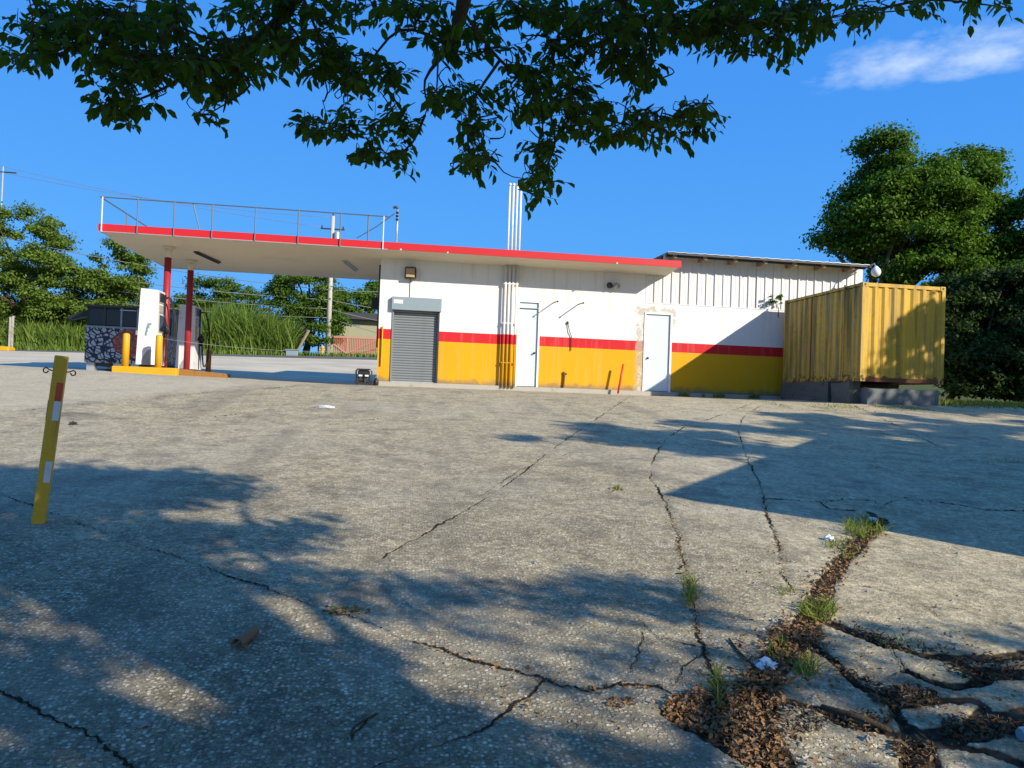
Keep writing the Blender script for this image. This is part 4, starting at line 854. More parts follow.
nh = thing('neighbouring_house', (11, 3, float(gz(11, 3))), 'low flat roofed concrete house outside the right edge', 'house')
q0 = Vector((6.62, 3.08)); ang = math.radians(54); ux = Vector((math.cos(ang), math.sin(ang))); uy = Vector((math.sin(ang), -math.cos(ang)))
HM = Matrix(((ux.x, uy.x, 0, q0.x), (ux.y, uy.y, 0, q0.y), (0, 0, 1, float(gz(9, 2))-.2), (0, 0, 0, 1)))
b = MB(); b.box((.25, .25, 0), (7.0, 5.0, 3.3), HM); b.build('wall', M['khaki'], nh); MB().box((0, 0, 3.3), (7.25, 5.25, 3.5), HM).build('roof', M['conc'], nh)
for x in (1.2, 4.6): 
    wn_ = MB().box((x, .20, 1.2), (x+1.2, .25, 2.3), HM).build('window', M['white'], nh); MB().box((x+.08, .19, 1.28), (x+1.12, .2, 2.22), HM).build('pane', M['glass'], wn_)

# tall cane grass along the street
def grass_patch(name, label, pts, hts, width, mat, seed, lean=.35, kind='stuff'):
    r = np.random.default_rng(seed); n = len(pts); d = r.normal(size=(n, 2)); d /= np.linalg.norm(d, axis=1, keepdims=True); ln = r.uniform(.05, lean, n)*hts
    s = np.stack([-d[:, 1], d[:, 0], np.zeros(n)], 1); s = s*np.cos(a_ := r.uniform(0, 3.14, n))[:, None]+np.stack([d[:, 0], d[:, 1], np.zeros(n)], 1)*np.sin(a_)[:, None]
    rows = []
    for f_, wf in ((0, .8), (.4, 1.), (.75, .7), (1., .06)):
        c = pts + np.stack([d[:, 0]*ln*f_**2, d[:, 1]*ln*f_**2, hts*f_*(1-.18*f_*ln/np.maximum(hts, 1e-6))], 1); rows += [c-s*(width*wf*.5)[:, None], c+s*(width*wf*.5)[:, None]]
    V_ = np.stack(rows, 1).reshape(-1, 3); i = np.arange(n)[:, None]*8; Q_ = np.concatenate([i+np.array([[0, 1, 3, 2]]), i+np.array([[2, 3, 5, 4]]), i+np.array([[4, 5, 7, 6]])], 1).reshape(-1, 4)
    o = fastmesh(name, V_, Q_, mat); tag(o, label, 'grass', kind=kind); return o
def strip(x0, x1, Y0, Y1, n, seed):
    r = np.random.default_rng(seed); Yv = r.uniform(Y0, Y1, n); pxv = r.uniform(x0, x1, n); P = np.array([at(a_, 352, b_)[:] for a_, b_ in zip(pxv, Yv)]); P[:, 2] = gz(P[:, 0], P[:, 1])-.05; return P, pxv, r
P, pv, r = strip(195, 296, 57.9, 62.5, 15000, 41); h = np.clip(3.7-((pv-235)/60)**2*1.5+.7*np.sin(pv*.31)+.5*np.sin(pv*.83+P[:, 1]*2), 1.0, 4.4)*r.uniform(.25, 1.08, len(P))
grass_patch('cane_grass', 'tall pale green cane grass behind the forecourt under the canopy', P, h, r.uniform(.04, .11, len(P)), M['grass_tall'], 42, .75)
P, pv, r = strip(-40, 165, 57.9, 61, 15000, 43); h = r.uniform(.3, 2.2, len(P))*(1+.35*np.sin(pv*.27)*np.sin(P[:, 1]*1.7+pv*.11))
grass_patch('roadside_grass', 'long bright green grass below the far left trees', P, h, r.uniform(.04, .11, len(P)), M['grass_tall'], 44, .7)
P, pv, r = strip(-60, 400, 57.6, 58.2, 3000, 45); grass_patch('kerb_grass', 'short grass fringe along the far street edge', P, r.uniform(.1, .45, len(P)), r.uniform(.05, .12, len(P)), M['grass_tall'], 46, .4)
# verge by the hedge
r = np.random.default_rng(47); n = 5000; P = np.stack([r.uniform(14.3, 24, n), r.uniform(17.6, 22, n), np.zeros(n)], 1); P[:, 2] = gz(P[:, 0], P[:, 1])-.04
grass_patch('verge_grass', 'dark green grass verge at the foot of the hedge', P, r.uniform(.06, .22, n), r.uniform(.02, .05, n), M['grass'], 48, .5)
r = np.random.default_rng(49); n = 1500; P = np.stack([r.uniform(9.0, 13.5, n), r.normal(17.2, .35, n), np.zeros(n)], 1); P = P[(np.sin(P[:, 0]*3.1)+np.sin(P[:, 0]*7)) > -.2]; P[:, 2] = gz(P[:, 0], P[:, 1])-.01
grass_patch('joint_grass', 'thin line of yellow green grass along the joint before the container', P, r.uniform(.015, .05, len(P)), r.uniform(.01, .025, len(P)), M['grass'], 50, .7)
r = np.random.default_rng(51); n = 700; xw = r.uniform(8.4, 11.7, n); P = np.stack([xw, W-.14-np.abs(r.normal(0, .06, n)), np.zeros(n)], 1); P = P[(np.sin(P[:, 0]*5.3)+np.sin(P[:, 0]*11)) > .1]; P[:, 2] = gz(P[:, 0], P[:, 1])-.01
grass_patch('wall_foot_weeds', 'weeds growing along the foot of the yellow wall', P, r.uniform(.05, .22, len(P)), r.uniform(.012, .03, len(P)), M['grass'], 52, .5)

# ================================================================== STREET BEHIND
# utility pole
p = at(327.5, 356, 58.6); q = at(331, 216, 58.6); up_ = thing('utility_pole', (p.x, 58.6, p.z), 'pale concrete utility pole behind the canopy beside the red gate', 'utility pole')
q = Vector((p.x, 58.6, q.z)); MB().tube([p-Vector((0, 0, .3)), q], [.21, .14], 12).build('pole', M['polewood'], up_, True)
MB().tube([(p.x-.9, 58.6, q.z-1.0), (p.x+.9, 58.6, q.z-1.0)], .06, 6).build('cross_arm', M['dark'], up_); b = MB(); b.lathe([(.22, 0), (.24, .1), (.24, .7), (.15, .8)], (p.x+.38, 58.4, q.z-2.0), 12); b.build('transformer', M['galv'], up_, True)
for dx in (-.8, 0, .8): MB().lathe([(.04, 0), (.07, .05), (.04, .1), (.06, .15), (.03, .2)], (p.x+dx, 58.6, q.z-.94 if dx else q.z), 8).build('insulator', M['dark'], up_)
p2 = at(319, 335, 62); q2 = at(320.5, 270, 62); o = thing('wire_post', (p2.x, 62, G2(p2.x, 62)), 'thin grey post just left of the utility pole, before the dark tree', 'post'); MB().tube([(p2.x, 62, G2(p2.x, 62)-.2), (p2.x, 62, q2.z)], .07, 6).build('shaft', M['rail'], o); MB().tube([(p2.x-.3, 62, q2.z-.1), (p2.x+.3, 62, q2.z-.1)], .04, 6).build('arm', M['rail'], o)
def wire(a, e, sag, rad, label):
    a = Vector(a); e = Vector(e); b = MB(); b.tube([a+(e-a)*t_+Vector((0, 0, -sag*4*t_*(1-t_))) for t_ in np.linspace(0, 1, 22)], rad, 4); o = b.build('power_line', M['wire'], None, True); tag(o, label, 'power line', 'overhead lines along the street'); return o
pt_ = Vector((p.x, 58.6, q.z))
wire(at(-60, 150, 62), pt_+Vector((-.8, 0, -.9)), .5, .015, 'highest overhead line crossing the sky above the canopy rail')
wire(at(-60, 158, 62), pt_+Vector((0, 0, -.1)), .7, .015, 'second overhead line just below the highest one')
for k_, (ya, yb) in enumerate(((222, 290), (248, 300), (262, 309), (276, 318))):
    zz = at(330, yb, 58.6).z; wire(at(-60, ya, 60), (p.x, 58.5, zz), .6, .028, ['uppermost', 'second', 'third', 'lowest'][k_]+' of the lower street lines left of the utility pole')
    wire((p.x, 58.5, zz), at(470, ya+60+k_*4, 60), .4, .024, ['uppermost', 'second', 'third', 'lowest'][k_]+' of the street lines running right from the utility pole')
# small distant pole at the far left, above the trees
p = at(3, 172, 66); o = thing('street_lamp_post', (p.x, 66, G2(p.x, 66)), 'slim pole rising above the trees at the far left edge', 'pole'); MB().tube([(p.x, 66, G2(p.x, 66)), (p.x, 66, at(3, 166, 66).z)], .05, 8).build('pole', M['polewood'], o); MB().tube([(p.x-1, 66, p.z), (p.x+1.0, 66, p.z)], .06, 6).build('cross_arm', M['dark'], o)
# red gate: frame, bars, diagonal braces
gy = 58.3; g0 = at(333, 356, gy); g1_ = at(392, 358, gy); gzb = g0.z; gzt = at(333, 336, gy).z
gt = thing('red_gate', ((g0.x+g1_.x)/2, gy, gzb), 'dull red metal street gate with pale diagonal braces', 'gate')
nbar = 34
bm_ = MB().box((0, 0, 0), (.075, .02, gzt-gzb-.12)).build('gate_bar', M['gate'], gt); bm_.matrix_basis = Matrix.Translation((g0.x, gy, gzb+.06))
for i in range(1, nbar): copy_part(bm_, gt, Matrix.Translation((g0.x+(g1_.x-g0.x)*i/nbar, gy, gzb+.06)))
MB().box((g0.x, gy-.05, gzt-.12), (g1_.x, gy-.003, gzt)).build('top_rail', M['gatepink'], gt); MB().box((g0.x, gy-.05, gzb+.05), (g1_.x, gy-.003, gzb+.15)).build('bottom_rail', M['gatepink'], gt)
xm = at(347, 350, gy).x
MB().box((xm-.06, gy-.055, gzb+.15), (xm+.06, gy-.003, gzt-.12)).build('middle_post', M['gatepink'], gt)
for xa_, xb_, za, zb_ in ((xm, g0.x, .2, .9), (xm, at(376, 350, gy).x, .2, 1.35)):
    MB().tube([(xa_, gy-.07, gzb+za), (xb_, gy-.07, gzb+zb_)], .055, 6).build('brace', M['gatepink'], gt)
# house behind the gate
hy = 68.; h0 = at(331, 312, hy); hz = at(340, 319, hy).z
ho = thing('street_house', (h0.x+6, hy+4, G2(h0.x, hy)), 'low khaki house with dark flat roof behind the red gate', 'house')
MB().box((h0.x, hy, G2(h0.x, hy)-1), (h0.x+14, hy+8, hz)).build('wall', M['khaki'], ho); MB().box((h0.x-.5, hy-.7, hz), (h0.x+14.5, hy+8.5, at(340, 312.5, hy).z)).build('roof', M['roofdark'], ho)
wa = at(349, 321, hy); wb = at(361, 326, hy)
for i in range(5):
    x_ = wa.x+(wb.x-wa.x)*i/5; MB().box((x_, hy-.04, wb.z), (x_+(wb.x-wa.x)/5-.06, hy-.002, wa.z)).build('vent_block', M['bluegrey'], ho)
wa = at(333, 333, hy); wb = at(337, 341, hy); wn_ = MB().box((wa.x, hy-.04, wb.z), (wb.x, hy-.002, wa.z)).build('window', M['bluegrey'], ho)
MB().box((at(331, 325, hy).x, hy-.8, at(331, 327, hy).z), (at(343, 325, hy).x, hy-.01, at(331, 325.5, hy).z)).build('door_canopy', M['wood'], ho)
# roadside odds and ends
p = at(291.5, 357, 57.7); o = thing('utility_box', (p.x, 57.7, p.z), 'blue grey box on the verge under the leaning plank', 'utility box')
a_ = at(286, 350, 57.7); b_ = at(298, 357, 57.7); MB().bbox((a_.x, 57.5, b_.z-.15), (b_.x, 58.0, a_.z), .05).build('body', M['bluegrey'], o); MB().box((a_.x-.05, 57.45, a_.z), (b_.x+.05, 58.05, a_.z+.06)).build('lid', M['bluegrey'], o)
a_ = at(298, 350, 57.6); b_ = at(309, 330, 57.6); o = MB().tube([a_, b_], [.09, .12], 6).build('wooden_plank', M['wood'], None); tag(o, 'pale wooden pole leaning above the blue grey box', 'plank')
a_ = at(322, 356, 58.0); o = thing('yellow_hydrant', (a_.x, 58, a_.z), 'small yellow hydrant left of the utility pole', 'hydrant'); b = MB(); b.lathe([(.16, -.1), (.16, .1), (.12, .12), (.12, .55), (.15, .58), (.13, .72), (.05, .8)], (a_.x, 58, a_.z), 12); b.build('barrel', M['yellow'], o, True); MB().tube([(a_.x-.22, 58, a_.z+.45), (a_.x+.22, 58, a_.z+.45)], .07, 8).build('nozzle', M['yellow'], o)
a_ = at(-20, 352, 53.2); b_ = at(10, 352, 53.2); g_ = G2(a_.x, 53.2); o = MB().bbox((a_.x, 53.0, g_-.1), (b_.x, 53.9, at(5, 346.5, 53.2).z), .08).build('yellow_kerb', M['yellow'], None); tag(o, 'short yellow painted kerb block at the far left edge', 'kerb')
for x_, yt in ((9, 342-25), (11.5, 316), (-20, 318)):
    a_ = at(x_, 352, 57.8); g_ = G2(a_.x, 57.8); zt2 = at(x_+1, yt, 57.8).z; o = MB().bbox((a_.x-.07, 57.73, g_-.2), (a_.x+.07, 57.87, zt2), .02).build('fence_post', M['conc'], None); tag(o, {9: 'left one of two close pale fence posts at the far left grass', 11.5: 'right one of two close pale fence posts at the far left grass', -20: 'pale fence post outside the far left edge'}[x_], 'fence post', 'fence posts along the far left grass')

# ================================================================== OVERHANGING TREE (trunk stands behind the camera, to the right)
r = np.random.default_rng(77)
tb_ = Vector((6.6, -4.2, float(gz(6.6, -4.2)))); fork = Vector((5.7, -3.2, 3.6))
ot = thing('overhanging_tree', tb_, 'broad leaved tree whose dark branches hang into the top of the picture', 'tree')
MB().tube([tb_-Vector((0, 0, .3)), tb_+Vector((-.1, .1, .4)), Vector((6.3, -3.8, 1.9)), fork], [.42, .30, .26, .24], 12).build('trunk', M['bark'], ot, True)
def smooth(pts, k=4):
    pts = [Vector(p) for p in pts]; out = []
    for i in range(len(pts)-1):
        a_, b_, c_, d_ = pts[max(i-1, 0)], pts[i], pts[i+1], pts[min(i+2, len(pts)-1)]
        for j in range(k):
            t_ = j/k; out.append(.5*((2*b_)+(c_-a_)*t_+(2*a_-5*b_+4*c_-d_)*t_**2+(3*b_-a_-3*c_+d_)*t_**3))
    return out+[pts[-1]]
BR = [  # visible limbs: picture points with distance
 [(330,-90,3.2),(300,-10,3.5),(262,35,3.7),(200,68,3.9),(150,60,4.0),(95,42,4.1),(40,48,4.2),(5,62,4.3)],
 [(262,35,3.7),(215,40,3.8),(160,20,3.9),(90,10,4.0)], [(200,68,3.9),(150,95,3.9),(100,112,3.95)], [(225,62,3.8),(250,85,3.8),(212,112,3.8)],
 [(300,-10,3.5),(320,40,3.5),(332,80,3.5)],
 [(480,-90,3.1),(462,10,3.4),(450,45,3.6),(425,80,3.8),(425,115,3.9),(385,125,4.0),(305,122,4.1)], [(425,115,3.9),(405,150,3.95),(350,165,4.0)],
 [(450,45,3.6),(400,30,3.6),(360,75,3.7),(340,85,3.7)],
 [(462,10,3.4),(500,60,3.6),(545,95,3.8),(600,118,3.9),(660,128,4.0),(718,114,4.1)], [(545,95,3.8),(555,140,3.85),(545,170,3.9),(530,200,3.9)], [(500,60,3.6),(470,110,3.7),(470,165,3.7)],
 [(640,-90,3.3),(620,-5,3.6),(650,25,3.7),(730,25,3.9),(800,20,4.1),(860,14,4.2),(910,10,4.3)], [(620,-5,3.6),(575,30,3.7),(560,70,3.8)], [(650,25,3.7),(640,55,3.8),(600,85,3.8)],
 [(860,14,4.2),(930,0,4.4),(1010,8,4.5)]]
nodes = []; limbs = []
for i, bl in enumerate(BR):
    pts = smooth([atd(*q_) for q_ in bl], 4)
    if bl[0][1] < -50:
        pts = smooth([fork, fork+(pts[0]-fork)*.4+Vector((0, 0, 1.0)), fork+(pts[0]-fork)*.75+Vector((0, 0, .6))], 3)[:-1]+pts
        rad = list(np.linspace(.13, .012, len(pts))**1.0)
        rad = [max(.0035, .10*(1-k/len(pts))**3.2) for k in range(len(pts))]
    else: rad = list(np.linspace(.008, .0025, len(pts)))
    limbs.append(MB().tube(pts, rad, 6).build('branch', M['bark'], ot, True)); nodes += [(p, i) for p in pts if p.y > 2.4]
NP = np.array([p[:] for p, _ in nodes])
EL = [(10,61,10,6,4),(45,30,38,26,20),(40,60,20,14,7),(95,38,42,34,34),(150,22,58,22,30),(120,75,40,22,18),(165,60,38,28,24),(215,68,42,34,36),(128,108,36,11,13),(210,118,8,12,4),(250,55,20,26,10),(240,14,20,12,7),(285,50,26,19,14),(330,66,18,22,13),(287,10,14,14,6),(340,14,38,15,12),(400,12,36,14,11),
 (312,60,30,26,12),(372,78,34,22,20),(340,128,42,15,18),(385,158,32,12,12),(395,130,24,20,10),(470,42,46,20,17),(445,20,20,18,6),(460,112,32,32,22),(470,152,22,22,11),(540,92,46,36,36),(545,165,20,26,14),(534,192,8,10,4),(570,115,46,28,24),(662,130,56,20,24),(700,116,22,10,7),(598,38,62,38,46),(560,15,40,16,16),(640,70,22,22,10),(700,28,40,28,26),(640,22,40,26,22),(760,32,58,30,40),(740,12,60,14,22),(810,18,28,22,16),(872,16,32,14,9),(925,10,9,7,3),(972,6,14,7,3),(1005,8,10,8,2),(505,15,30,14,8),(610,140,24,10,6)]
lp, ln_, lt, lsz, owner = [], [], [], [], []
spr_c = []; cand = []
for (cx_, cy_, rx, ry, n) in EL:
    dep0 = NP[np.argmin([(Vector(q_)-atd(cx_, cy_, 3.9)).length for q_ in NP])]; d0 = np.linalg.norm(dep0-np.array([0, 0, EYE]))
    for _ in range(max(2, int(n*1.2))):
        a_ = r.uniform(0, 6.28); q_ = r.uniform(0, 1)**.5*.90; cand.append(atd(cx_+rx*q_*math.cos(a_), cy_-5+ry*q_*math.sin(a_), d0+r.normal(0, .22)))
# grow outwards: each spray joins the nearest wood already there
CA = np.array([p[:] for p in cand]); dist = np.array([((NP-c_)**2).sum(1).min() for c_ in CA]); order = np.argsort(dist)
wood = [tuple(x) for x in NP]; wown = [i for _, i in nodes]
for ci in order:
    p = Vector(CA[ci]); WA = np.array(wood); dd = ((WA-CA[ci])**2).sum(1)+.35*np.maximum(0, CA[ci][2]-WA[:, 2]+.0)*0; i = int(np.argmin(dd)); nb = Vector(wood[i]); ow = wown[i]
    dirv = p-nb; dl = dirv.length; out = dirv/dl if dl > .02 else Vector((r.normal(), r.normal(), 0)).normalized()
    tw = Vector((out.x+r.normal(0, .5), out.y+r.normal(0, .5), out.z*.6-.15+r.normal(0, .25))).normalized(); L = r.uniform(.10, .24)
    st_ = p-tw*L*.5; en = p+tw*L*.5; mid = nb+(st_-nb)*.5+Vector(r.normal(0, .03, 3)); limbs_tw = MB().tube(smooth([nb, mid, st_, en], 3), list(np.linspace(.0042, .0011, 10)), 4, False).build('twig', M['bark'], limbs[ow])
    for q_ in (mid, st_, p, en): wood.append(q_[:]); wown.append(ow)
    m = r.integers(6, 12); spr_c.append(p); perp = tw.cross(Vector((0, 0, 1))); perp = perp.normalized() if perp.length > .1 else Vector((1, 0, 0)); hang = r.uniform(.25, .9)
    for k in range(m):
        f_ = (k+.5)/m; side = 1 if k % 2 else -1
        ld = (tw*.6+perp*side*.7+Vector((0, 0, -hang))+Vector(r.normal(0, .3, 3))).normalized(); S = r.uniform(.032, .078)*(1.1-.3*f_)
        base_ = st_+(en-st_)*f_; nn = Vector((0, 0, 1))-ld*ld.z+Vector(r.normal(0, .5, 3)); nn = (nn-ld*nn.dot(ld)).normalized()
        lp.append((base_+ld*(S*.55+.008))[:]); ln_.append(nn[:]); lt.append(ld[:]); lsz.append(S); owner.append(ow)
lp = np.array(lp); ln_ = np.array(ln_); lt = np.array(lt); lsz = np.array(lsz)
def oriented_leaves(pos, nrm, tan, size, asp=.5):
    s = np.cross(nrm, tan); L = size[:, None]; Wd = L*asp*.5; base = pos-tan*L*.5; tip = pos+tan*L*.5-nrm*L*.16; up = nrm*L*.09
    V_ = np.stack([base, base+tan*L*.22+s*Wd*.8+up, base+tan*L*.6+s*Wd+up*.5, tip, base+tan*L*.6-s*Wd+up*.5, base+tan*L*.22-s*Wd*.8+up], 1).reshape(-1, 3); i = np.arange(len(pos))[:, None]*6
    return V_, np.concatenate([i+np.array([[0, 1, 2, 3]]), i+np.array([[0, 3, 4, 5]])], 1).reshape(-1, 4)
# the 300 leaves that show largest are parts of their own, the rest one mass
show = lsz/np.linalg.norm(lp-np.array([0, 0, EYE]), axis=1); order = np.argsort(-show); big = order[:300]; rest = order[300:]
lv, lq = oriented_leaves(np.zeros((1, 3)), np.array([[0., 0, 1]]), np.array([[1., 0, 0]]), np.array([1.])); leafme = bpy.data.meshes.new('leaf'); leafme.from_pydata([tuple(x) for x in lv], [], [tuple(int(k) for k in q_) for q_ in lq]); leafme.materials.append(M['leaf_over'])
for i in big:
    o = bpy.data.objects.new('leaf', leafme); C.objects.link(o); t_ = Vector(lt[i]); n_ = Vector(ln_[i]); m_ = Matrix((t_, n_.cross(t_), n_)).transposed().to_4x4() @ Matrix.Scale(lsz[i], 4); m_.translation = Vector(lp[i])
    o.parent = limbs[owner[i]]; o.matrix_parent_inverse = Matrix.Identity(4); o.matrix_basis = m_
V_, Q_ = oriented_leaves(lp[rest], ln_[rest], lt[rest], lsz[rest]); o = fastmesh('foliage', V_, Q_, M['leaf_over'], ot); o['kind'] = 'stuff'
# crown behind and above the camera: shades the hanging leaves and dapples the near paving
poly = [(-80,488),(0,485),(60,477),(120,488),(200,503),(335,516),(310,545),(400,572),(520,584),(640,574),(725,606),(700,640),(705,680),(790,640),(860,628),(1030,640),(1120,640),(1200,900),(-300,900)]
holes = [(190,688,70,34),(110,640,40,7),(300,680,34,10),(520,620,40,6),(430,725,40,10),(225,514,75,8),(345,560,50,9),(255,642,70,10),(480,650,70,14),(580,640,70,11),(338,718,40,20),(460,606,50,5),(560,715,70,14),(700,745,60,13),(890,668,60,9),(640,625,40,7),(60,735,50,12),(820,745,60,10),(400,690,30,10),(660,690,40,10),(100,500,30,5),(750,690,40,10),(960,715,40,10),(300,605,30,4)]
def inside(x, y):
    c_ = False; j = len(poly)-1
    for i in range(len(poly)):
        (xi, yi), (xj, yj) = poly[i], poly[j]
        if (yi > y) != (yj > y) and x < (xj-xi)*(y-yi)/(yj-yi)+xi: c_ = not c_
        j = i
    return c_
CMi = CM.transposed()
def proj(p):
    v = CMi @ (Vector(p)-Vector((0, 0, EYE))); 
    return (512+FPX*v.x/-v.z, 384-FPX*v.y/-v.z) if v.z < -.1 else (512, 5000)
def fleck(gx, gy_): return float(fbm(np.array([gx*1.0]), np.array([gy_*1.0]), 2.6, 61)[0] + .6*fbm(np.array([gx]), np.array([gy_]), 6.0, 62)[0])
cl = []; k = 0
while len(cl) < 1250 and k < 30000:
    k += 1; gx, gy_ = r.uniform(-5.5, 5.5), r.uniform(.6, 8.2); g_ = float(gz(gx, gy_)); X_, Y_ = proj((gx, gy_, g_))
    if not (Y_ > 880 or inside(X_, Y_)): continue
    hol = min((((X_-a_)/c_)**2+((Y_-b_)/d_)**2 for a_, b_, c_, d_ in holes))
    if hol < 1.7 or fleck(gx, gy_) > .20+.16*(gx < -1): continue
    t_ = r.uniform(5.2, 7.6); cl.append((gx+.95*t_, gy_-t_, g_+.663*t_))
vol = 0  # unseen leaf clumps added to block skylight over the foreground
while vol < 3800:
    q_ = (r.uniform(-7, 10), r.uniform(-10, 1.0), r.uniform(4.2, 8.8)); ell = ((q_[0]-2.5)/8.5)**2+((q_[1]+4.5)/5.6)**2+((q_[2]-6.2)/2.7)**2
    if ell > 1: continue
    g_ = 0.; t_ = 0
    for _i in range(3): t_ = (q_[2]-g_)/.663; gx, gy_ = q_[0]-.95*t_, q_[1]+t_; g_ = float(gz(gx, gy_))
    X_, Y_ = proj((gx, gy_, g_)) if gy_ > .3 else (512, 5000)
    vol += 1
    if -60 < X_ < 1090 and Y_ < 800:
        if not inside(X_, Y_) or min((((X_-a_)/c_)**2+((Y_-b_)/d_)**2 for a_, b_, c_, d_ in holes)) < 1.7 or fleck(gx, gy_) > .20+.16*(gx < -1): continue
    if q_[1] > -1 and q_[2] < 1.6+.62*abs(q_[1]+1.5)+1.2: continue
    cl.append(q_)
for p in spr_c:
    for _ in range(3): t_ = r.uniform(1.6, 5.5); q_ = p+Vector((.95, -1, .663))*t_+Vector(r.normal(0, .07, 3)); cl.append(q_[:])
cl = np.array(cl); sd = np.array(SUN[:]); keepm = np.ones(len(cl), bool)
for f_ in (.35, .6, .8):
    o_ = np.array((base+(pt-base)*f_)[:]); v_ = cl-o_; d_ = np.linalg.norm(v_-np.outer(v_@sd, sd), axis=1); keepm &= ~((d_ < .20) & (np.arange(len(cl)) % 4 > 0))
cl = cl[keepm]; m = 9; pos = np.repeat(cl, m, 0)+r.normal(0, .075, (len(cl)*m, 3)); nrm = r.normal(size=pos.shape)+np.array([.5, -.5, .8])
V_, Q_ = leaf_quads(pos, nrm, r.uniform(.08, .14, len(pos)), r, .55); o = fastmesh('crown', V_, Q_, M['leaf_over'], ot); o['kind'] = 'stuff'
for i in r.choice(len(cl), 26, replace=False):
    e = Vector(cl[i]); mid = fork+(e-fork)*.5+Vector((0, 0, .5)); MB().tube([fork, mid, e], [.09, .05, .008], 6).build('limb', M['bark'], ot, True)

# ================================================================== WEEDS AND LITTER IN THE CRACKS
def along(pts, n, spread, rr):
    P = np.array([(p.x, p.y) for p in pts]); d = np.hypot(*np.diff(P, axis=0).T); cum = np.r_[0, np.cumsum(d)]; s = rr.uniform(0, cum[-1], n)
    x = np.interp(s, cum, P[:, 0])+rr.normal(0, 1, n)*spread; y = np.interp(s, cum, P[:, 1])+rr.normal(0, 1, n)*spread
    z = np.array([pz(a_, b_) for a_, b_ in zip(x, y)]); return np.stack([x, y, z], 1)
def blob_pts(cx_, cy_, rx, ry, n, rr):
    out = []
    while len(out) < n:
        a_ = rr.uniform(0, 6.28); q_ = rr.uniform(0, 1)**.5; g_ = gnd(cx_+rx*q_*math.cos(a_), cy_+ry*q_*math.sin(a_)); out.append((g_.x, g_.y, pz(g_.x, g_.y)))
    return np.array(out)
tufts = [((865,531,20,9), 330, .13, 'largest bright grass tuft at the top end of the broken joint'), ((838,545,16,5), 110, .07, 'low grass left of the bright tuft in the broken joint'), ((818,612,20,9), 240, .10, 'green weed clump halfway down the broken joint'), ((690,592,7,14), 130, .09, 'thin weed clump in the long crack left of the broken joint'), ((718,690,5,18), 60, .11, 'tall sparse grass stalks beside the leaf litter'), ((805,668,14,9), 90, .09, 'dark weed clump beside the white litter in the broken joint'), ((785,592,14,4), 60, .05, 'tiny weeds where the second crack meets the broken joint'), ((617,489,2,1), 50, .06, 'small weed tuft alone on the open paving'), ((345,611,20,4), 60, .035, 'patch of moss and weeds on the left diagonal joint'), ((780,650,12,8), 60, .07, 'weed tuft above the leaf litter in the broken joint'), ((1000,462,20,2), 70, .05, 'low weeds in the far right joint'), ((668,520,3,20), 50, .03, 'tiny grass along the upper long crack'), ((850,552,10,8), 60, .06, 'weeds just below the bright grass tuft'), ((900,643,25,3), 60, .05, 'short weeds along the broken slab edge on the right')]
for i, ((cx_, cy_, rx, ry), n, h_, lab_) in enumerate(tufts):
    rr = np.random.default_rng(200+i); P = blob_pts(cx_, cy_, rx, ry, n, rr); o = grass_patch('weed_tuft', lab_, P-np.array([0, 0, .008]), h_*rr.uniform(.35, 1.15, n), rr.uniform(.004, .010, n)*(1 if h_ > .05 else .8), M['grass'], 300+i, 1.6, None); o['category'] = 'weed'; o['group'] = 'weeds in the cracks'; del_ = o
def litter_patch(name, label, P, size, mat, seed, lift=.02, asp=.6):
    rr = np.random.default_rng(seed); n = len(P); nrm = rr.normal(size=(n, 3))*.55+np.array([0, 0, 1.]); P = P+np.stack([np.zeros(n), np.zeros(n), rr.uniform(.002, lift, n)], 1)
    V_, Q_ = leaf_quads(P, nrm, size*rr.uniform(.5, 1.5, n), rr, asp); o = fastmesh(name, V_, Q_, mat); tag(o, label, 'leaf litter', kind='stuff'); return o
rr = np.random.default_rng(401)
P = np.concatenate([along(wst[:9], 800, .045, rr), along(wst[8:], 700, .085, rr), blob_pts(715, 713, 48, 20, 900, rr), blob_pts(795, 640, 28, 20, 420, rr), blob_pts(755, 745, 28, 22, 350, rr), blob_pts(760, 690, 25, 20, 260, rr)])
litter_patch('dead_leaves', 'brown dead leaves filling the broken joint', np.concatenate([P, P+rr.normal(0, .02, P.shape)*np.array([1, 1, 0])]), .023, M['litter'], 402, .03)
P = np.concatenate([blob_pts(990, 668, 45, 14, 500, rr), blob_pts(905, 698, 34, 10, 420, rr), blob_pts(985, 728, 45, 12, 500, rr), blob_pts(915, 750, 22, 14, 260, rr), blob_pts(770, 720, 60, 20, 300, rr), along(px((852,631),(898,647),(946,655)), 200, .03, rr), along(px((841,668),(890,698)), 120, .03, rr), blob_pts(860, 722, 30, 8, 160, rr)])
litter_patch('dry_mulch', 'dark dry leaf mulch between the broken slabs on the right', P, .028, M['mulch'], 403, .025, .35)
P = np.concatenate([along(j5[8:], 260, .015, rr), along(j6[5:], 160, .012, rr), blob_pts(617, 491, 12, 3, 40, rr), blob_pts(345, 613, 26, 4, 90, rr), along(j1[8:], 120, .02, rr), blob_pts(620, 705, 16, 5, 60, rr)])
P = np.concatenate([P, blob_pts(850, 690, 170, 75, 420, rr), blob_pts(760, 640, 90, 90, 160, rr), blob_pts(600, 690, 120, 50, 60, rr)])
litter_patch('crack_litter', 'small dead leaf bits lodged in the narrow cracks', P, .018, M['litter'], 404, .012)
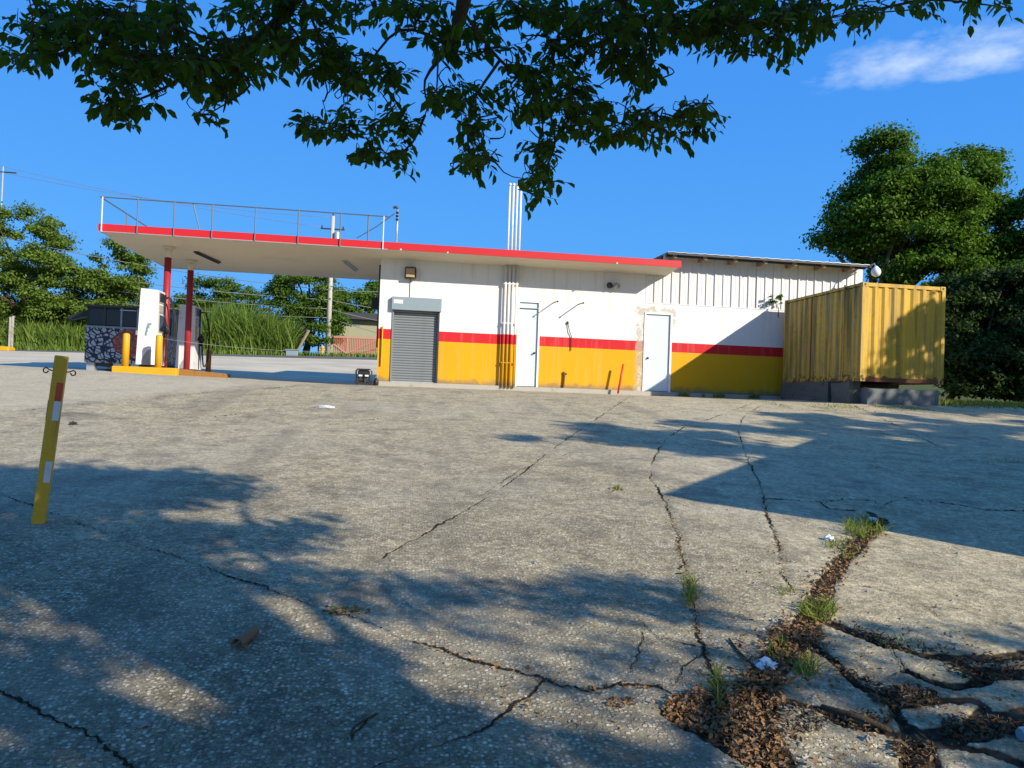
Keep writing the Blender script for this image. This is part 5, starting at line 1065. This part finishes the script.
# scattered pebbles and chips
n = 900; xs_ = rr.uniform(-3.5, 5.5, n); ys_ = 2.4+rr.uniform(0, 1, n)**1.6*10; P = np.array([(a_, b_, pz(a_, b_)) for a_, b_ in zip(xs_, ys_)])
V_, Q_ = [], []; 
for i, p in enumerate(P):
    s_ = .004+.010*rr.uniform()**3; bx_ = len(V_); 
    for dz in (0, 1):
        for dx, dy in ((-1, -.8), (1, -1), (.9, 1), (-1, .8)): V_.append((p[0]+dx*s_*rr.uniform(.6, 1.2)*(1-.3*dz), p[1]+dy*s_*rr.uniform(.6, 1.2)*(1-.3*dz), p[2]-.002+dz*s_*rr.uniform(.7, 1.1)))
    Q_ += [[bx_+4, bx_+5, bx_+6, bx_+7]]+[[bx_+k, bx_+(k+1) % 4, bx_+4+(k+1) % 4, bx_+4+k] for k in range(4)]
o = fastmesh('gravel', np.array(V_), np.array(Q_), M['stone']); tag(o, 'loose grit and chips scattered on the paving', 'gravel', kind='stuff')
# twigs and stick
def stick(name, pts, rad, label, mat='bark'):
    P = [gnd(*q_) for q_ in pts]; P = [Vector((p.x, p.y, pz(p.x, p.y)+rad*1.2)) for p in P]; o = MB().tube(smooth(P, 3), [rad]*(3*(len(P)-1))+[rad*.5], 7).build(name, M[mat], None, True); tag(o, label, 'stick', 'sticks on the paving'); return o
stick('stick', [(729,641),(736,650),(747,662),(755,668)], .006, 'short dark stick touching the white litter')
stick('stick', [(822,706),(842,716),(866,724),(892,731)], .014, 'thick dark branch piece lying before the broken slabs')
stick('stick', [(1000,669),(1024,665),(1040,664)], .010, 'pale bare stick at the right edge of the broken slabs', 'wood')
stick('stick', [(352,742),(351,735),(357,727),(378,716)], .004, 'thin curved twig on the shaded paving at bottom centre')
# curled bark piece on the left
g_ = gnd(246, 644); b = MB(); z_ = pz(g_.x, g_.y); n = 7
for i in range(6):
    for k in range(n): an = math.pi*(k/(n-1))*1.2-.3; b.v.append((g_.x+.02*i*.55-.03+.028*math.cos(an)*(1-.05*i), g_.y+.03*i-.07-.01*math.cos(an), z_+.028*math.sin(an)+.012+.004*i))
for i in range(5):
    for k in range(n-1): b.f.append((i*n+k, i*n+k+1, (i+1)*n+k+1, (i+1)*n+k))
o = b.build('bark_piece', paint('dry_bark', (.26, .15, .08), .8, .4, 20), None, True); sm_ = o.modifiers.new('t', 'SOLIDIFY'); sm_.thickness = .004; tag(o, 'curled piece of brown bark on the left shaded paving', 'bark')
# crumpled litter
def crumple(name, x, y, sx, sy, sz, seed, mat, label, cat='litter'):
    import bmesh
    g_ = gnd(x, y); bm = bmesh.new(); bmesh.ops.create_icosphere(bm, subdivisions=3, radius=1)
    for v in bm.verts:
        q_ = v.co.copy(); k_ = 1+.55*mnoise.noise(q_*2.3+Vector((seed, 0, 0)))+.35*mnoise.noise(q_*5.1+Vector((0, seed, 0))); v.co = Vector((q_.x*sx*k_, q_.y*sy*k_, max(q_.z, -.3)*sz*k_))
    me = bpy.data.meshes.new(name); bm.to_mesh(me); bm.free(); o = bpy.data.objects.new(name, me); C.objects.link(o); me.materials.append(mat); o.location = (g_.x, g_.y, pz(g_.x, g_.y)+.3*sz); tag(o, label, cat, 'litter on the paving'); return o
crumple('crumpled_bag', 765, 665, .055, .05, .035, 1, M['plasticwhite'], 'crumpled white and blue plastic in the broken joint beside a stick')
crumple('crumpled_bag', 829, 540, .045, .03, .025, 2, M['plasticwhite'], 'small white scrap beside the bright grass tuft')
crumple('crumpled_bag', 873, 522, .05, .03, .03, 3, M['plasticwhite'], 'pale scrap at the top end of the broken joint')
crumple('flattened_bag', 325, 408, .16, .10, .03, 4, M['plasticwhite'], 'flat white bag alone on the sunny paving')
crumple('stone', 73, 425, .05, .05, .03, 5, M['dark'], 'small dark stone behind the yellow marker post', 'stone')
crumple('stone', 868, 741, .018, .014, .015, 6, M['stone'], 'pale pebble on the slab at bottom right', 'stone')
crumple('stone', 140, 727, .03, .02, .012, 7, M['stone'], 'flat pale chip of stone in the sunny patch at lower left', 'stone')
# drinks can at the right edge
g_ = gnd(1021, 742); z_ = pz(g_.x, g_.y)+.033; cn = thing('drinks_can', (g_.x, g_.y, z_-.033), 'crushed drinks can lying at the bottom right edge', 'can')
b = MB(); b.lathe([(.025, 0), (.033, .008), (.033, .105), (.027, .116)], (0, 0, 0), 16); b.v = [(g_.x+z, g_.y+y*.9+.3*z*0, z_+x*.9) for x, y, z in b.v]; b.build('body', M['galv'], cn, True)
b = MB(); b.tube([(g_.x-.002, g_.y, z_), (g_.x-.006, g_.y, z_)], .024, 14); b.build('end', M['bluegrey'], cn)
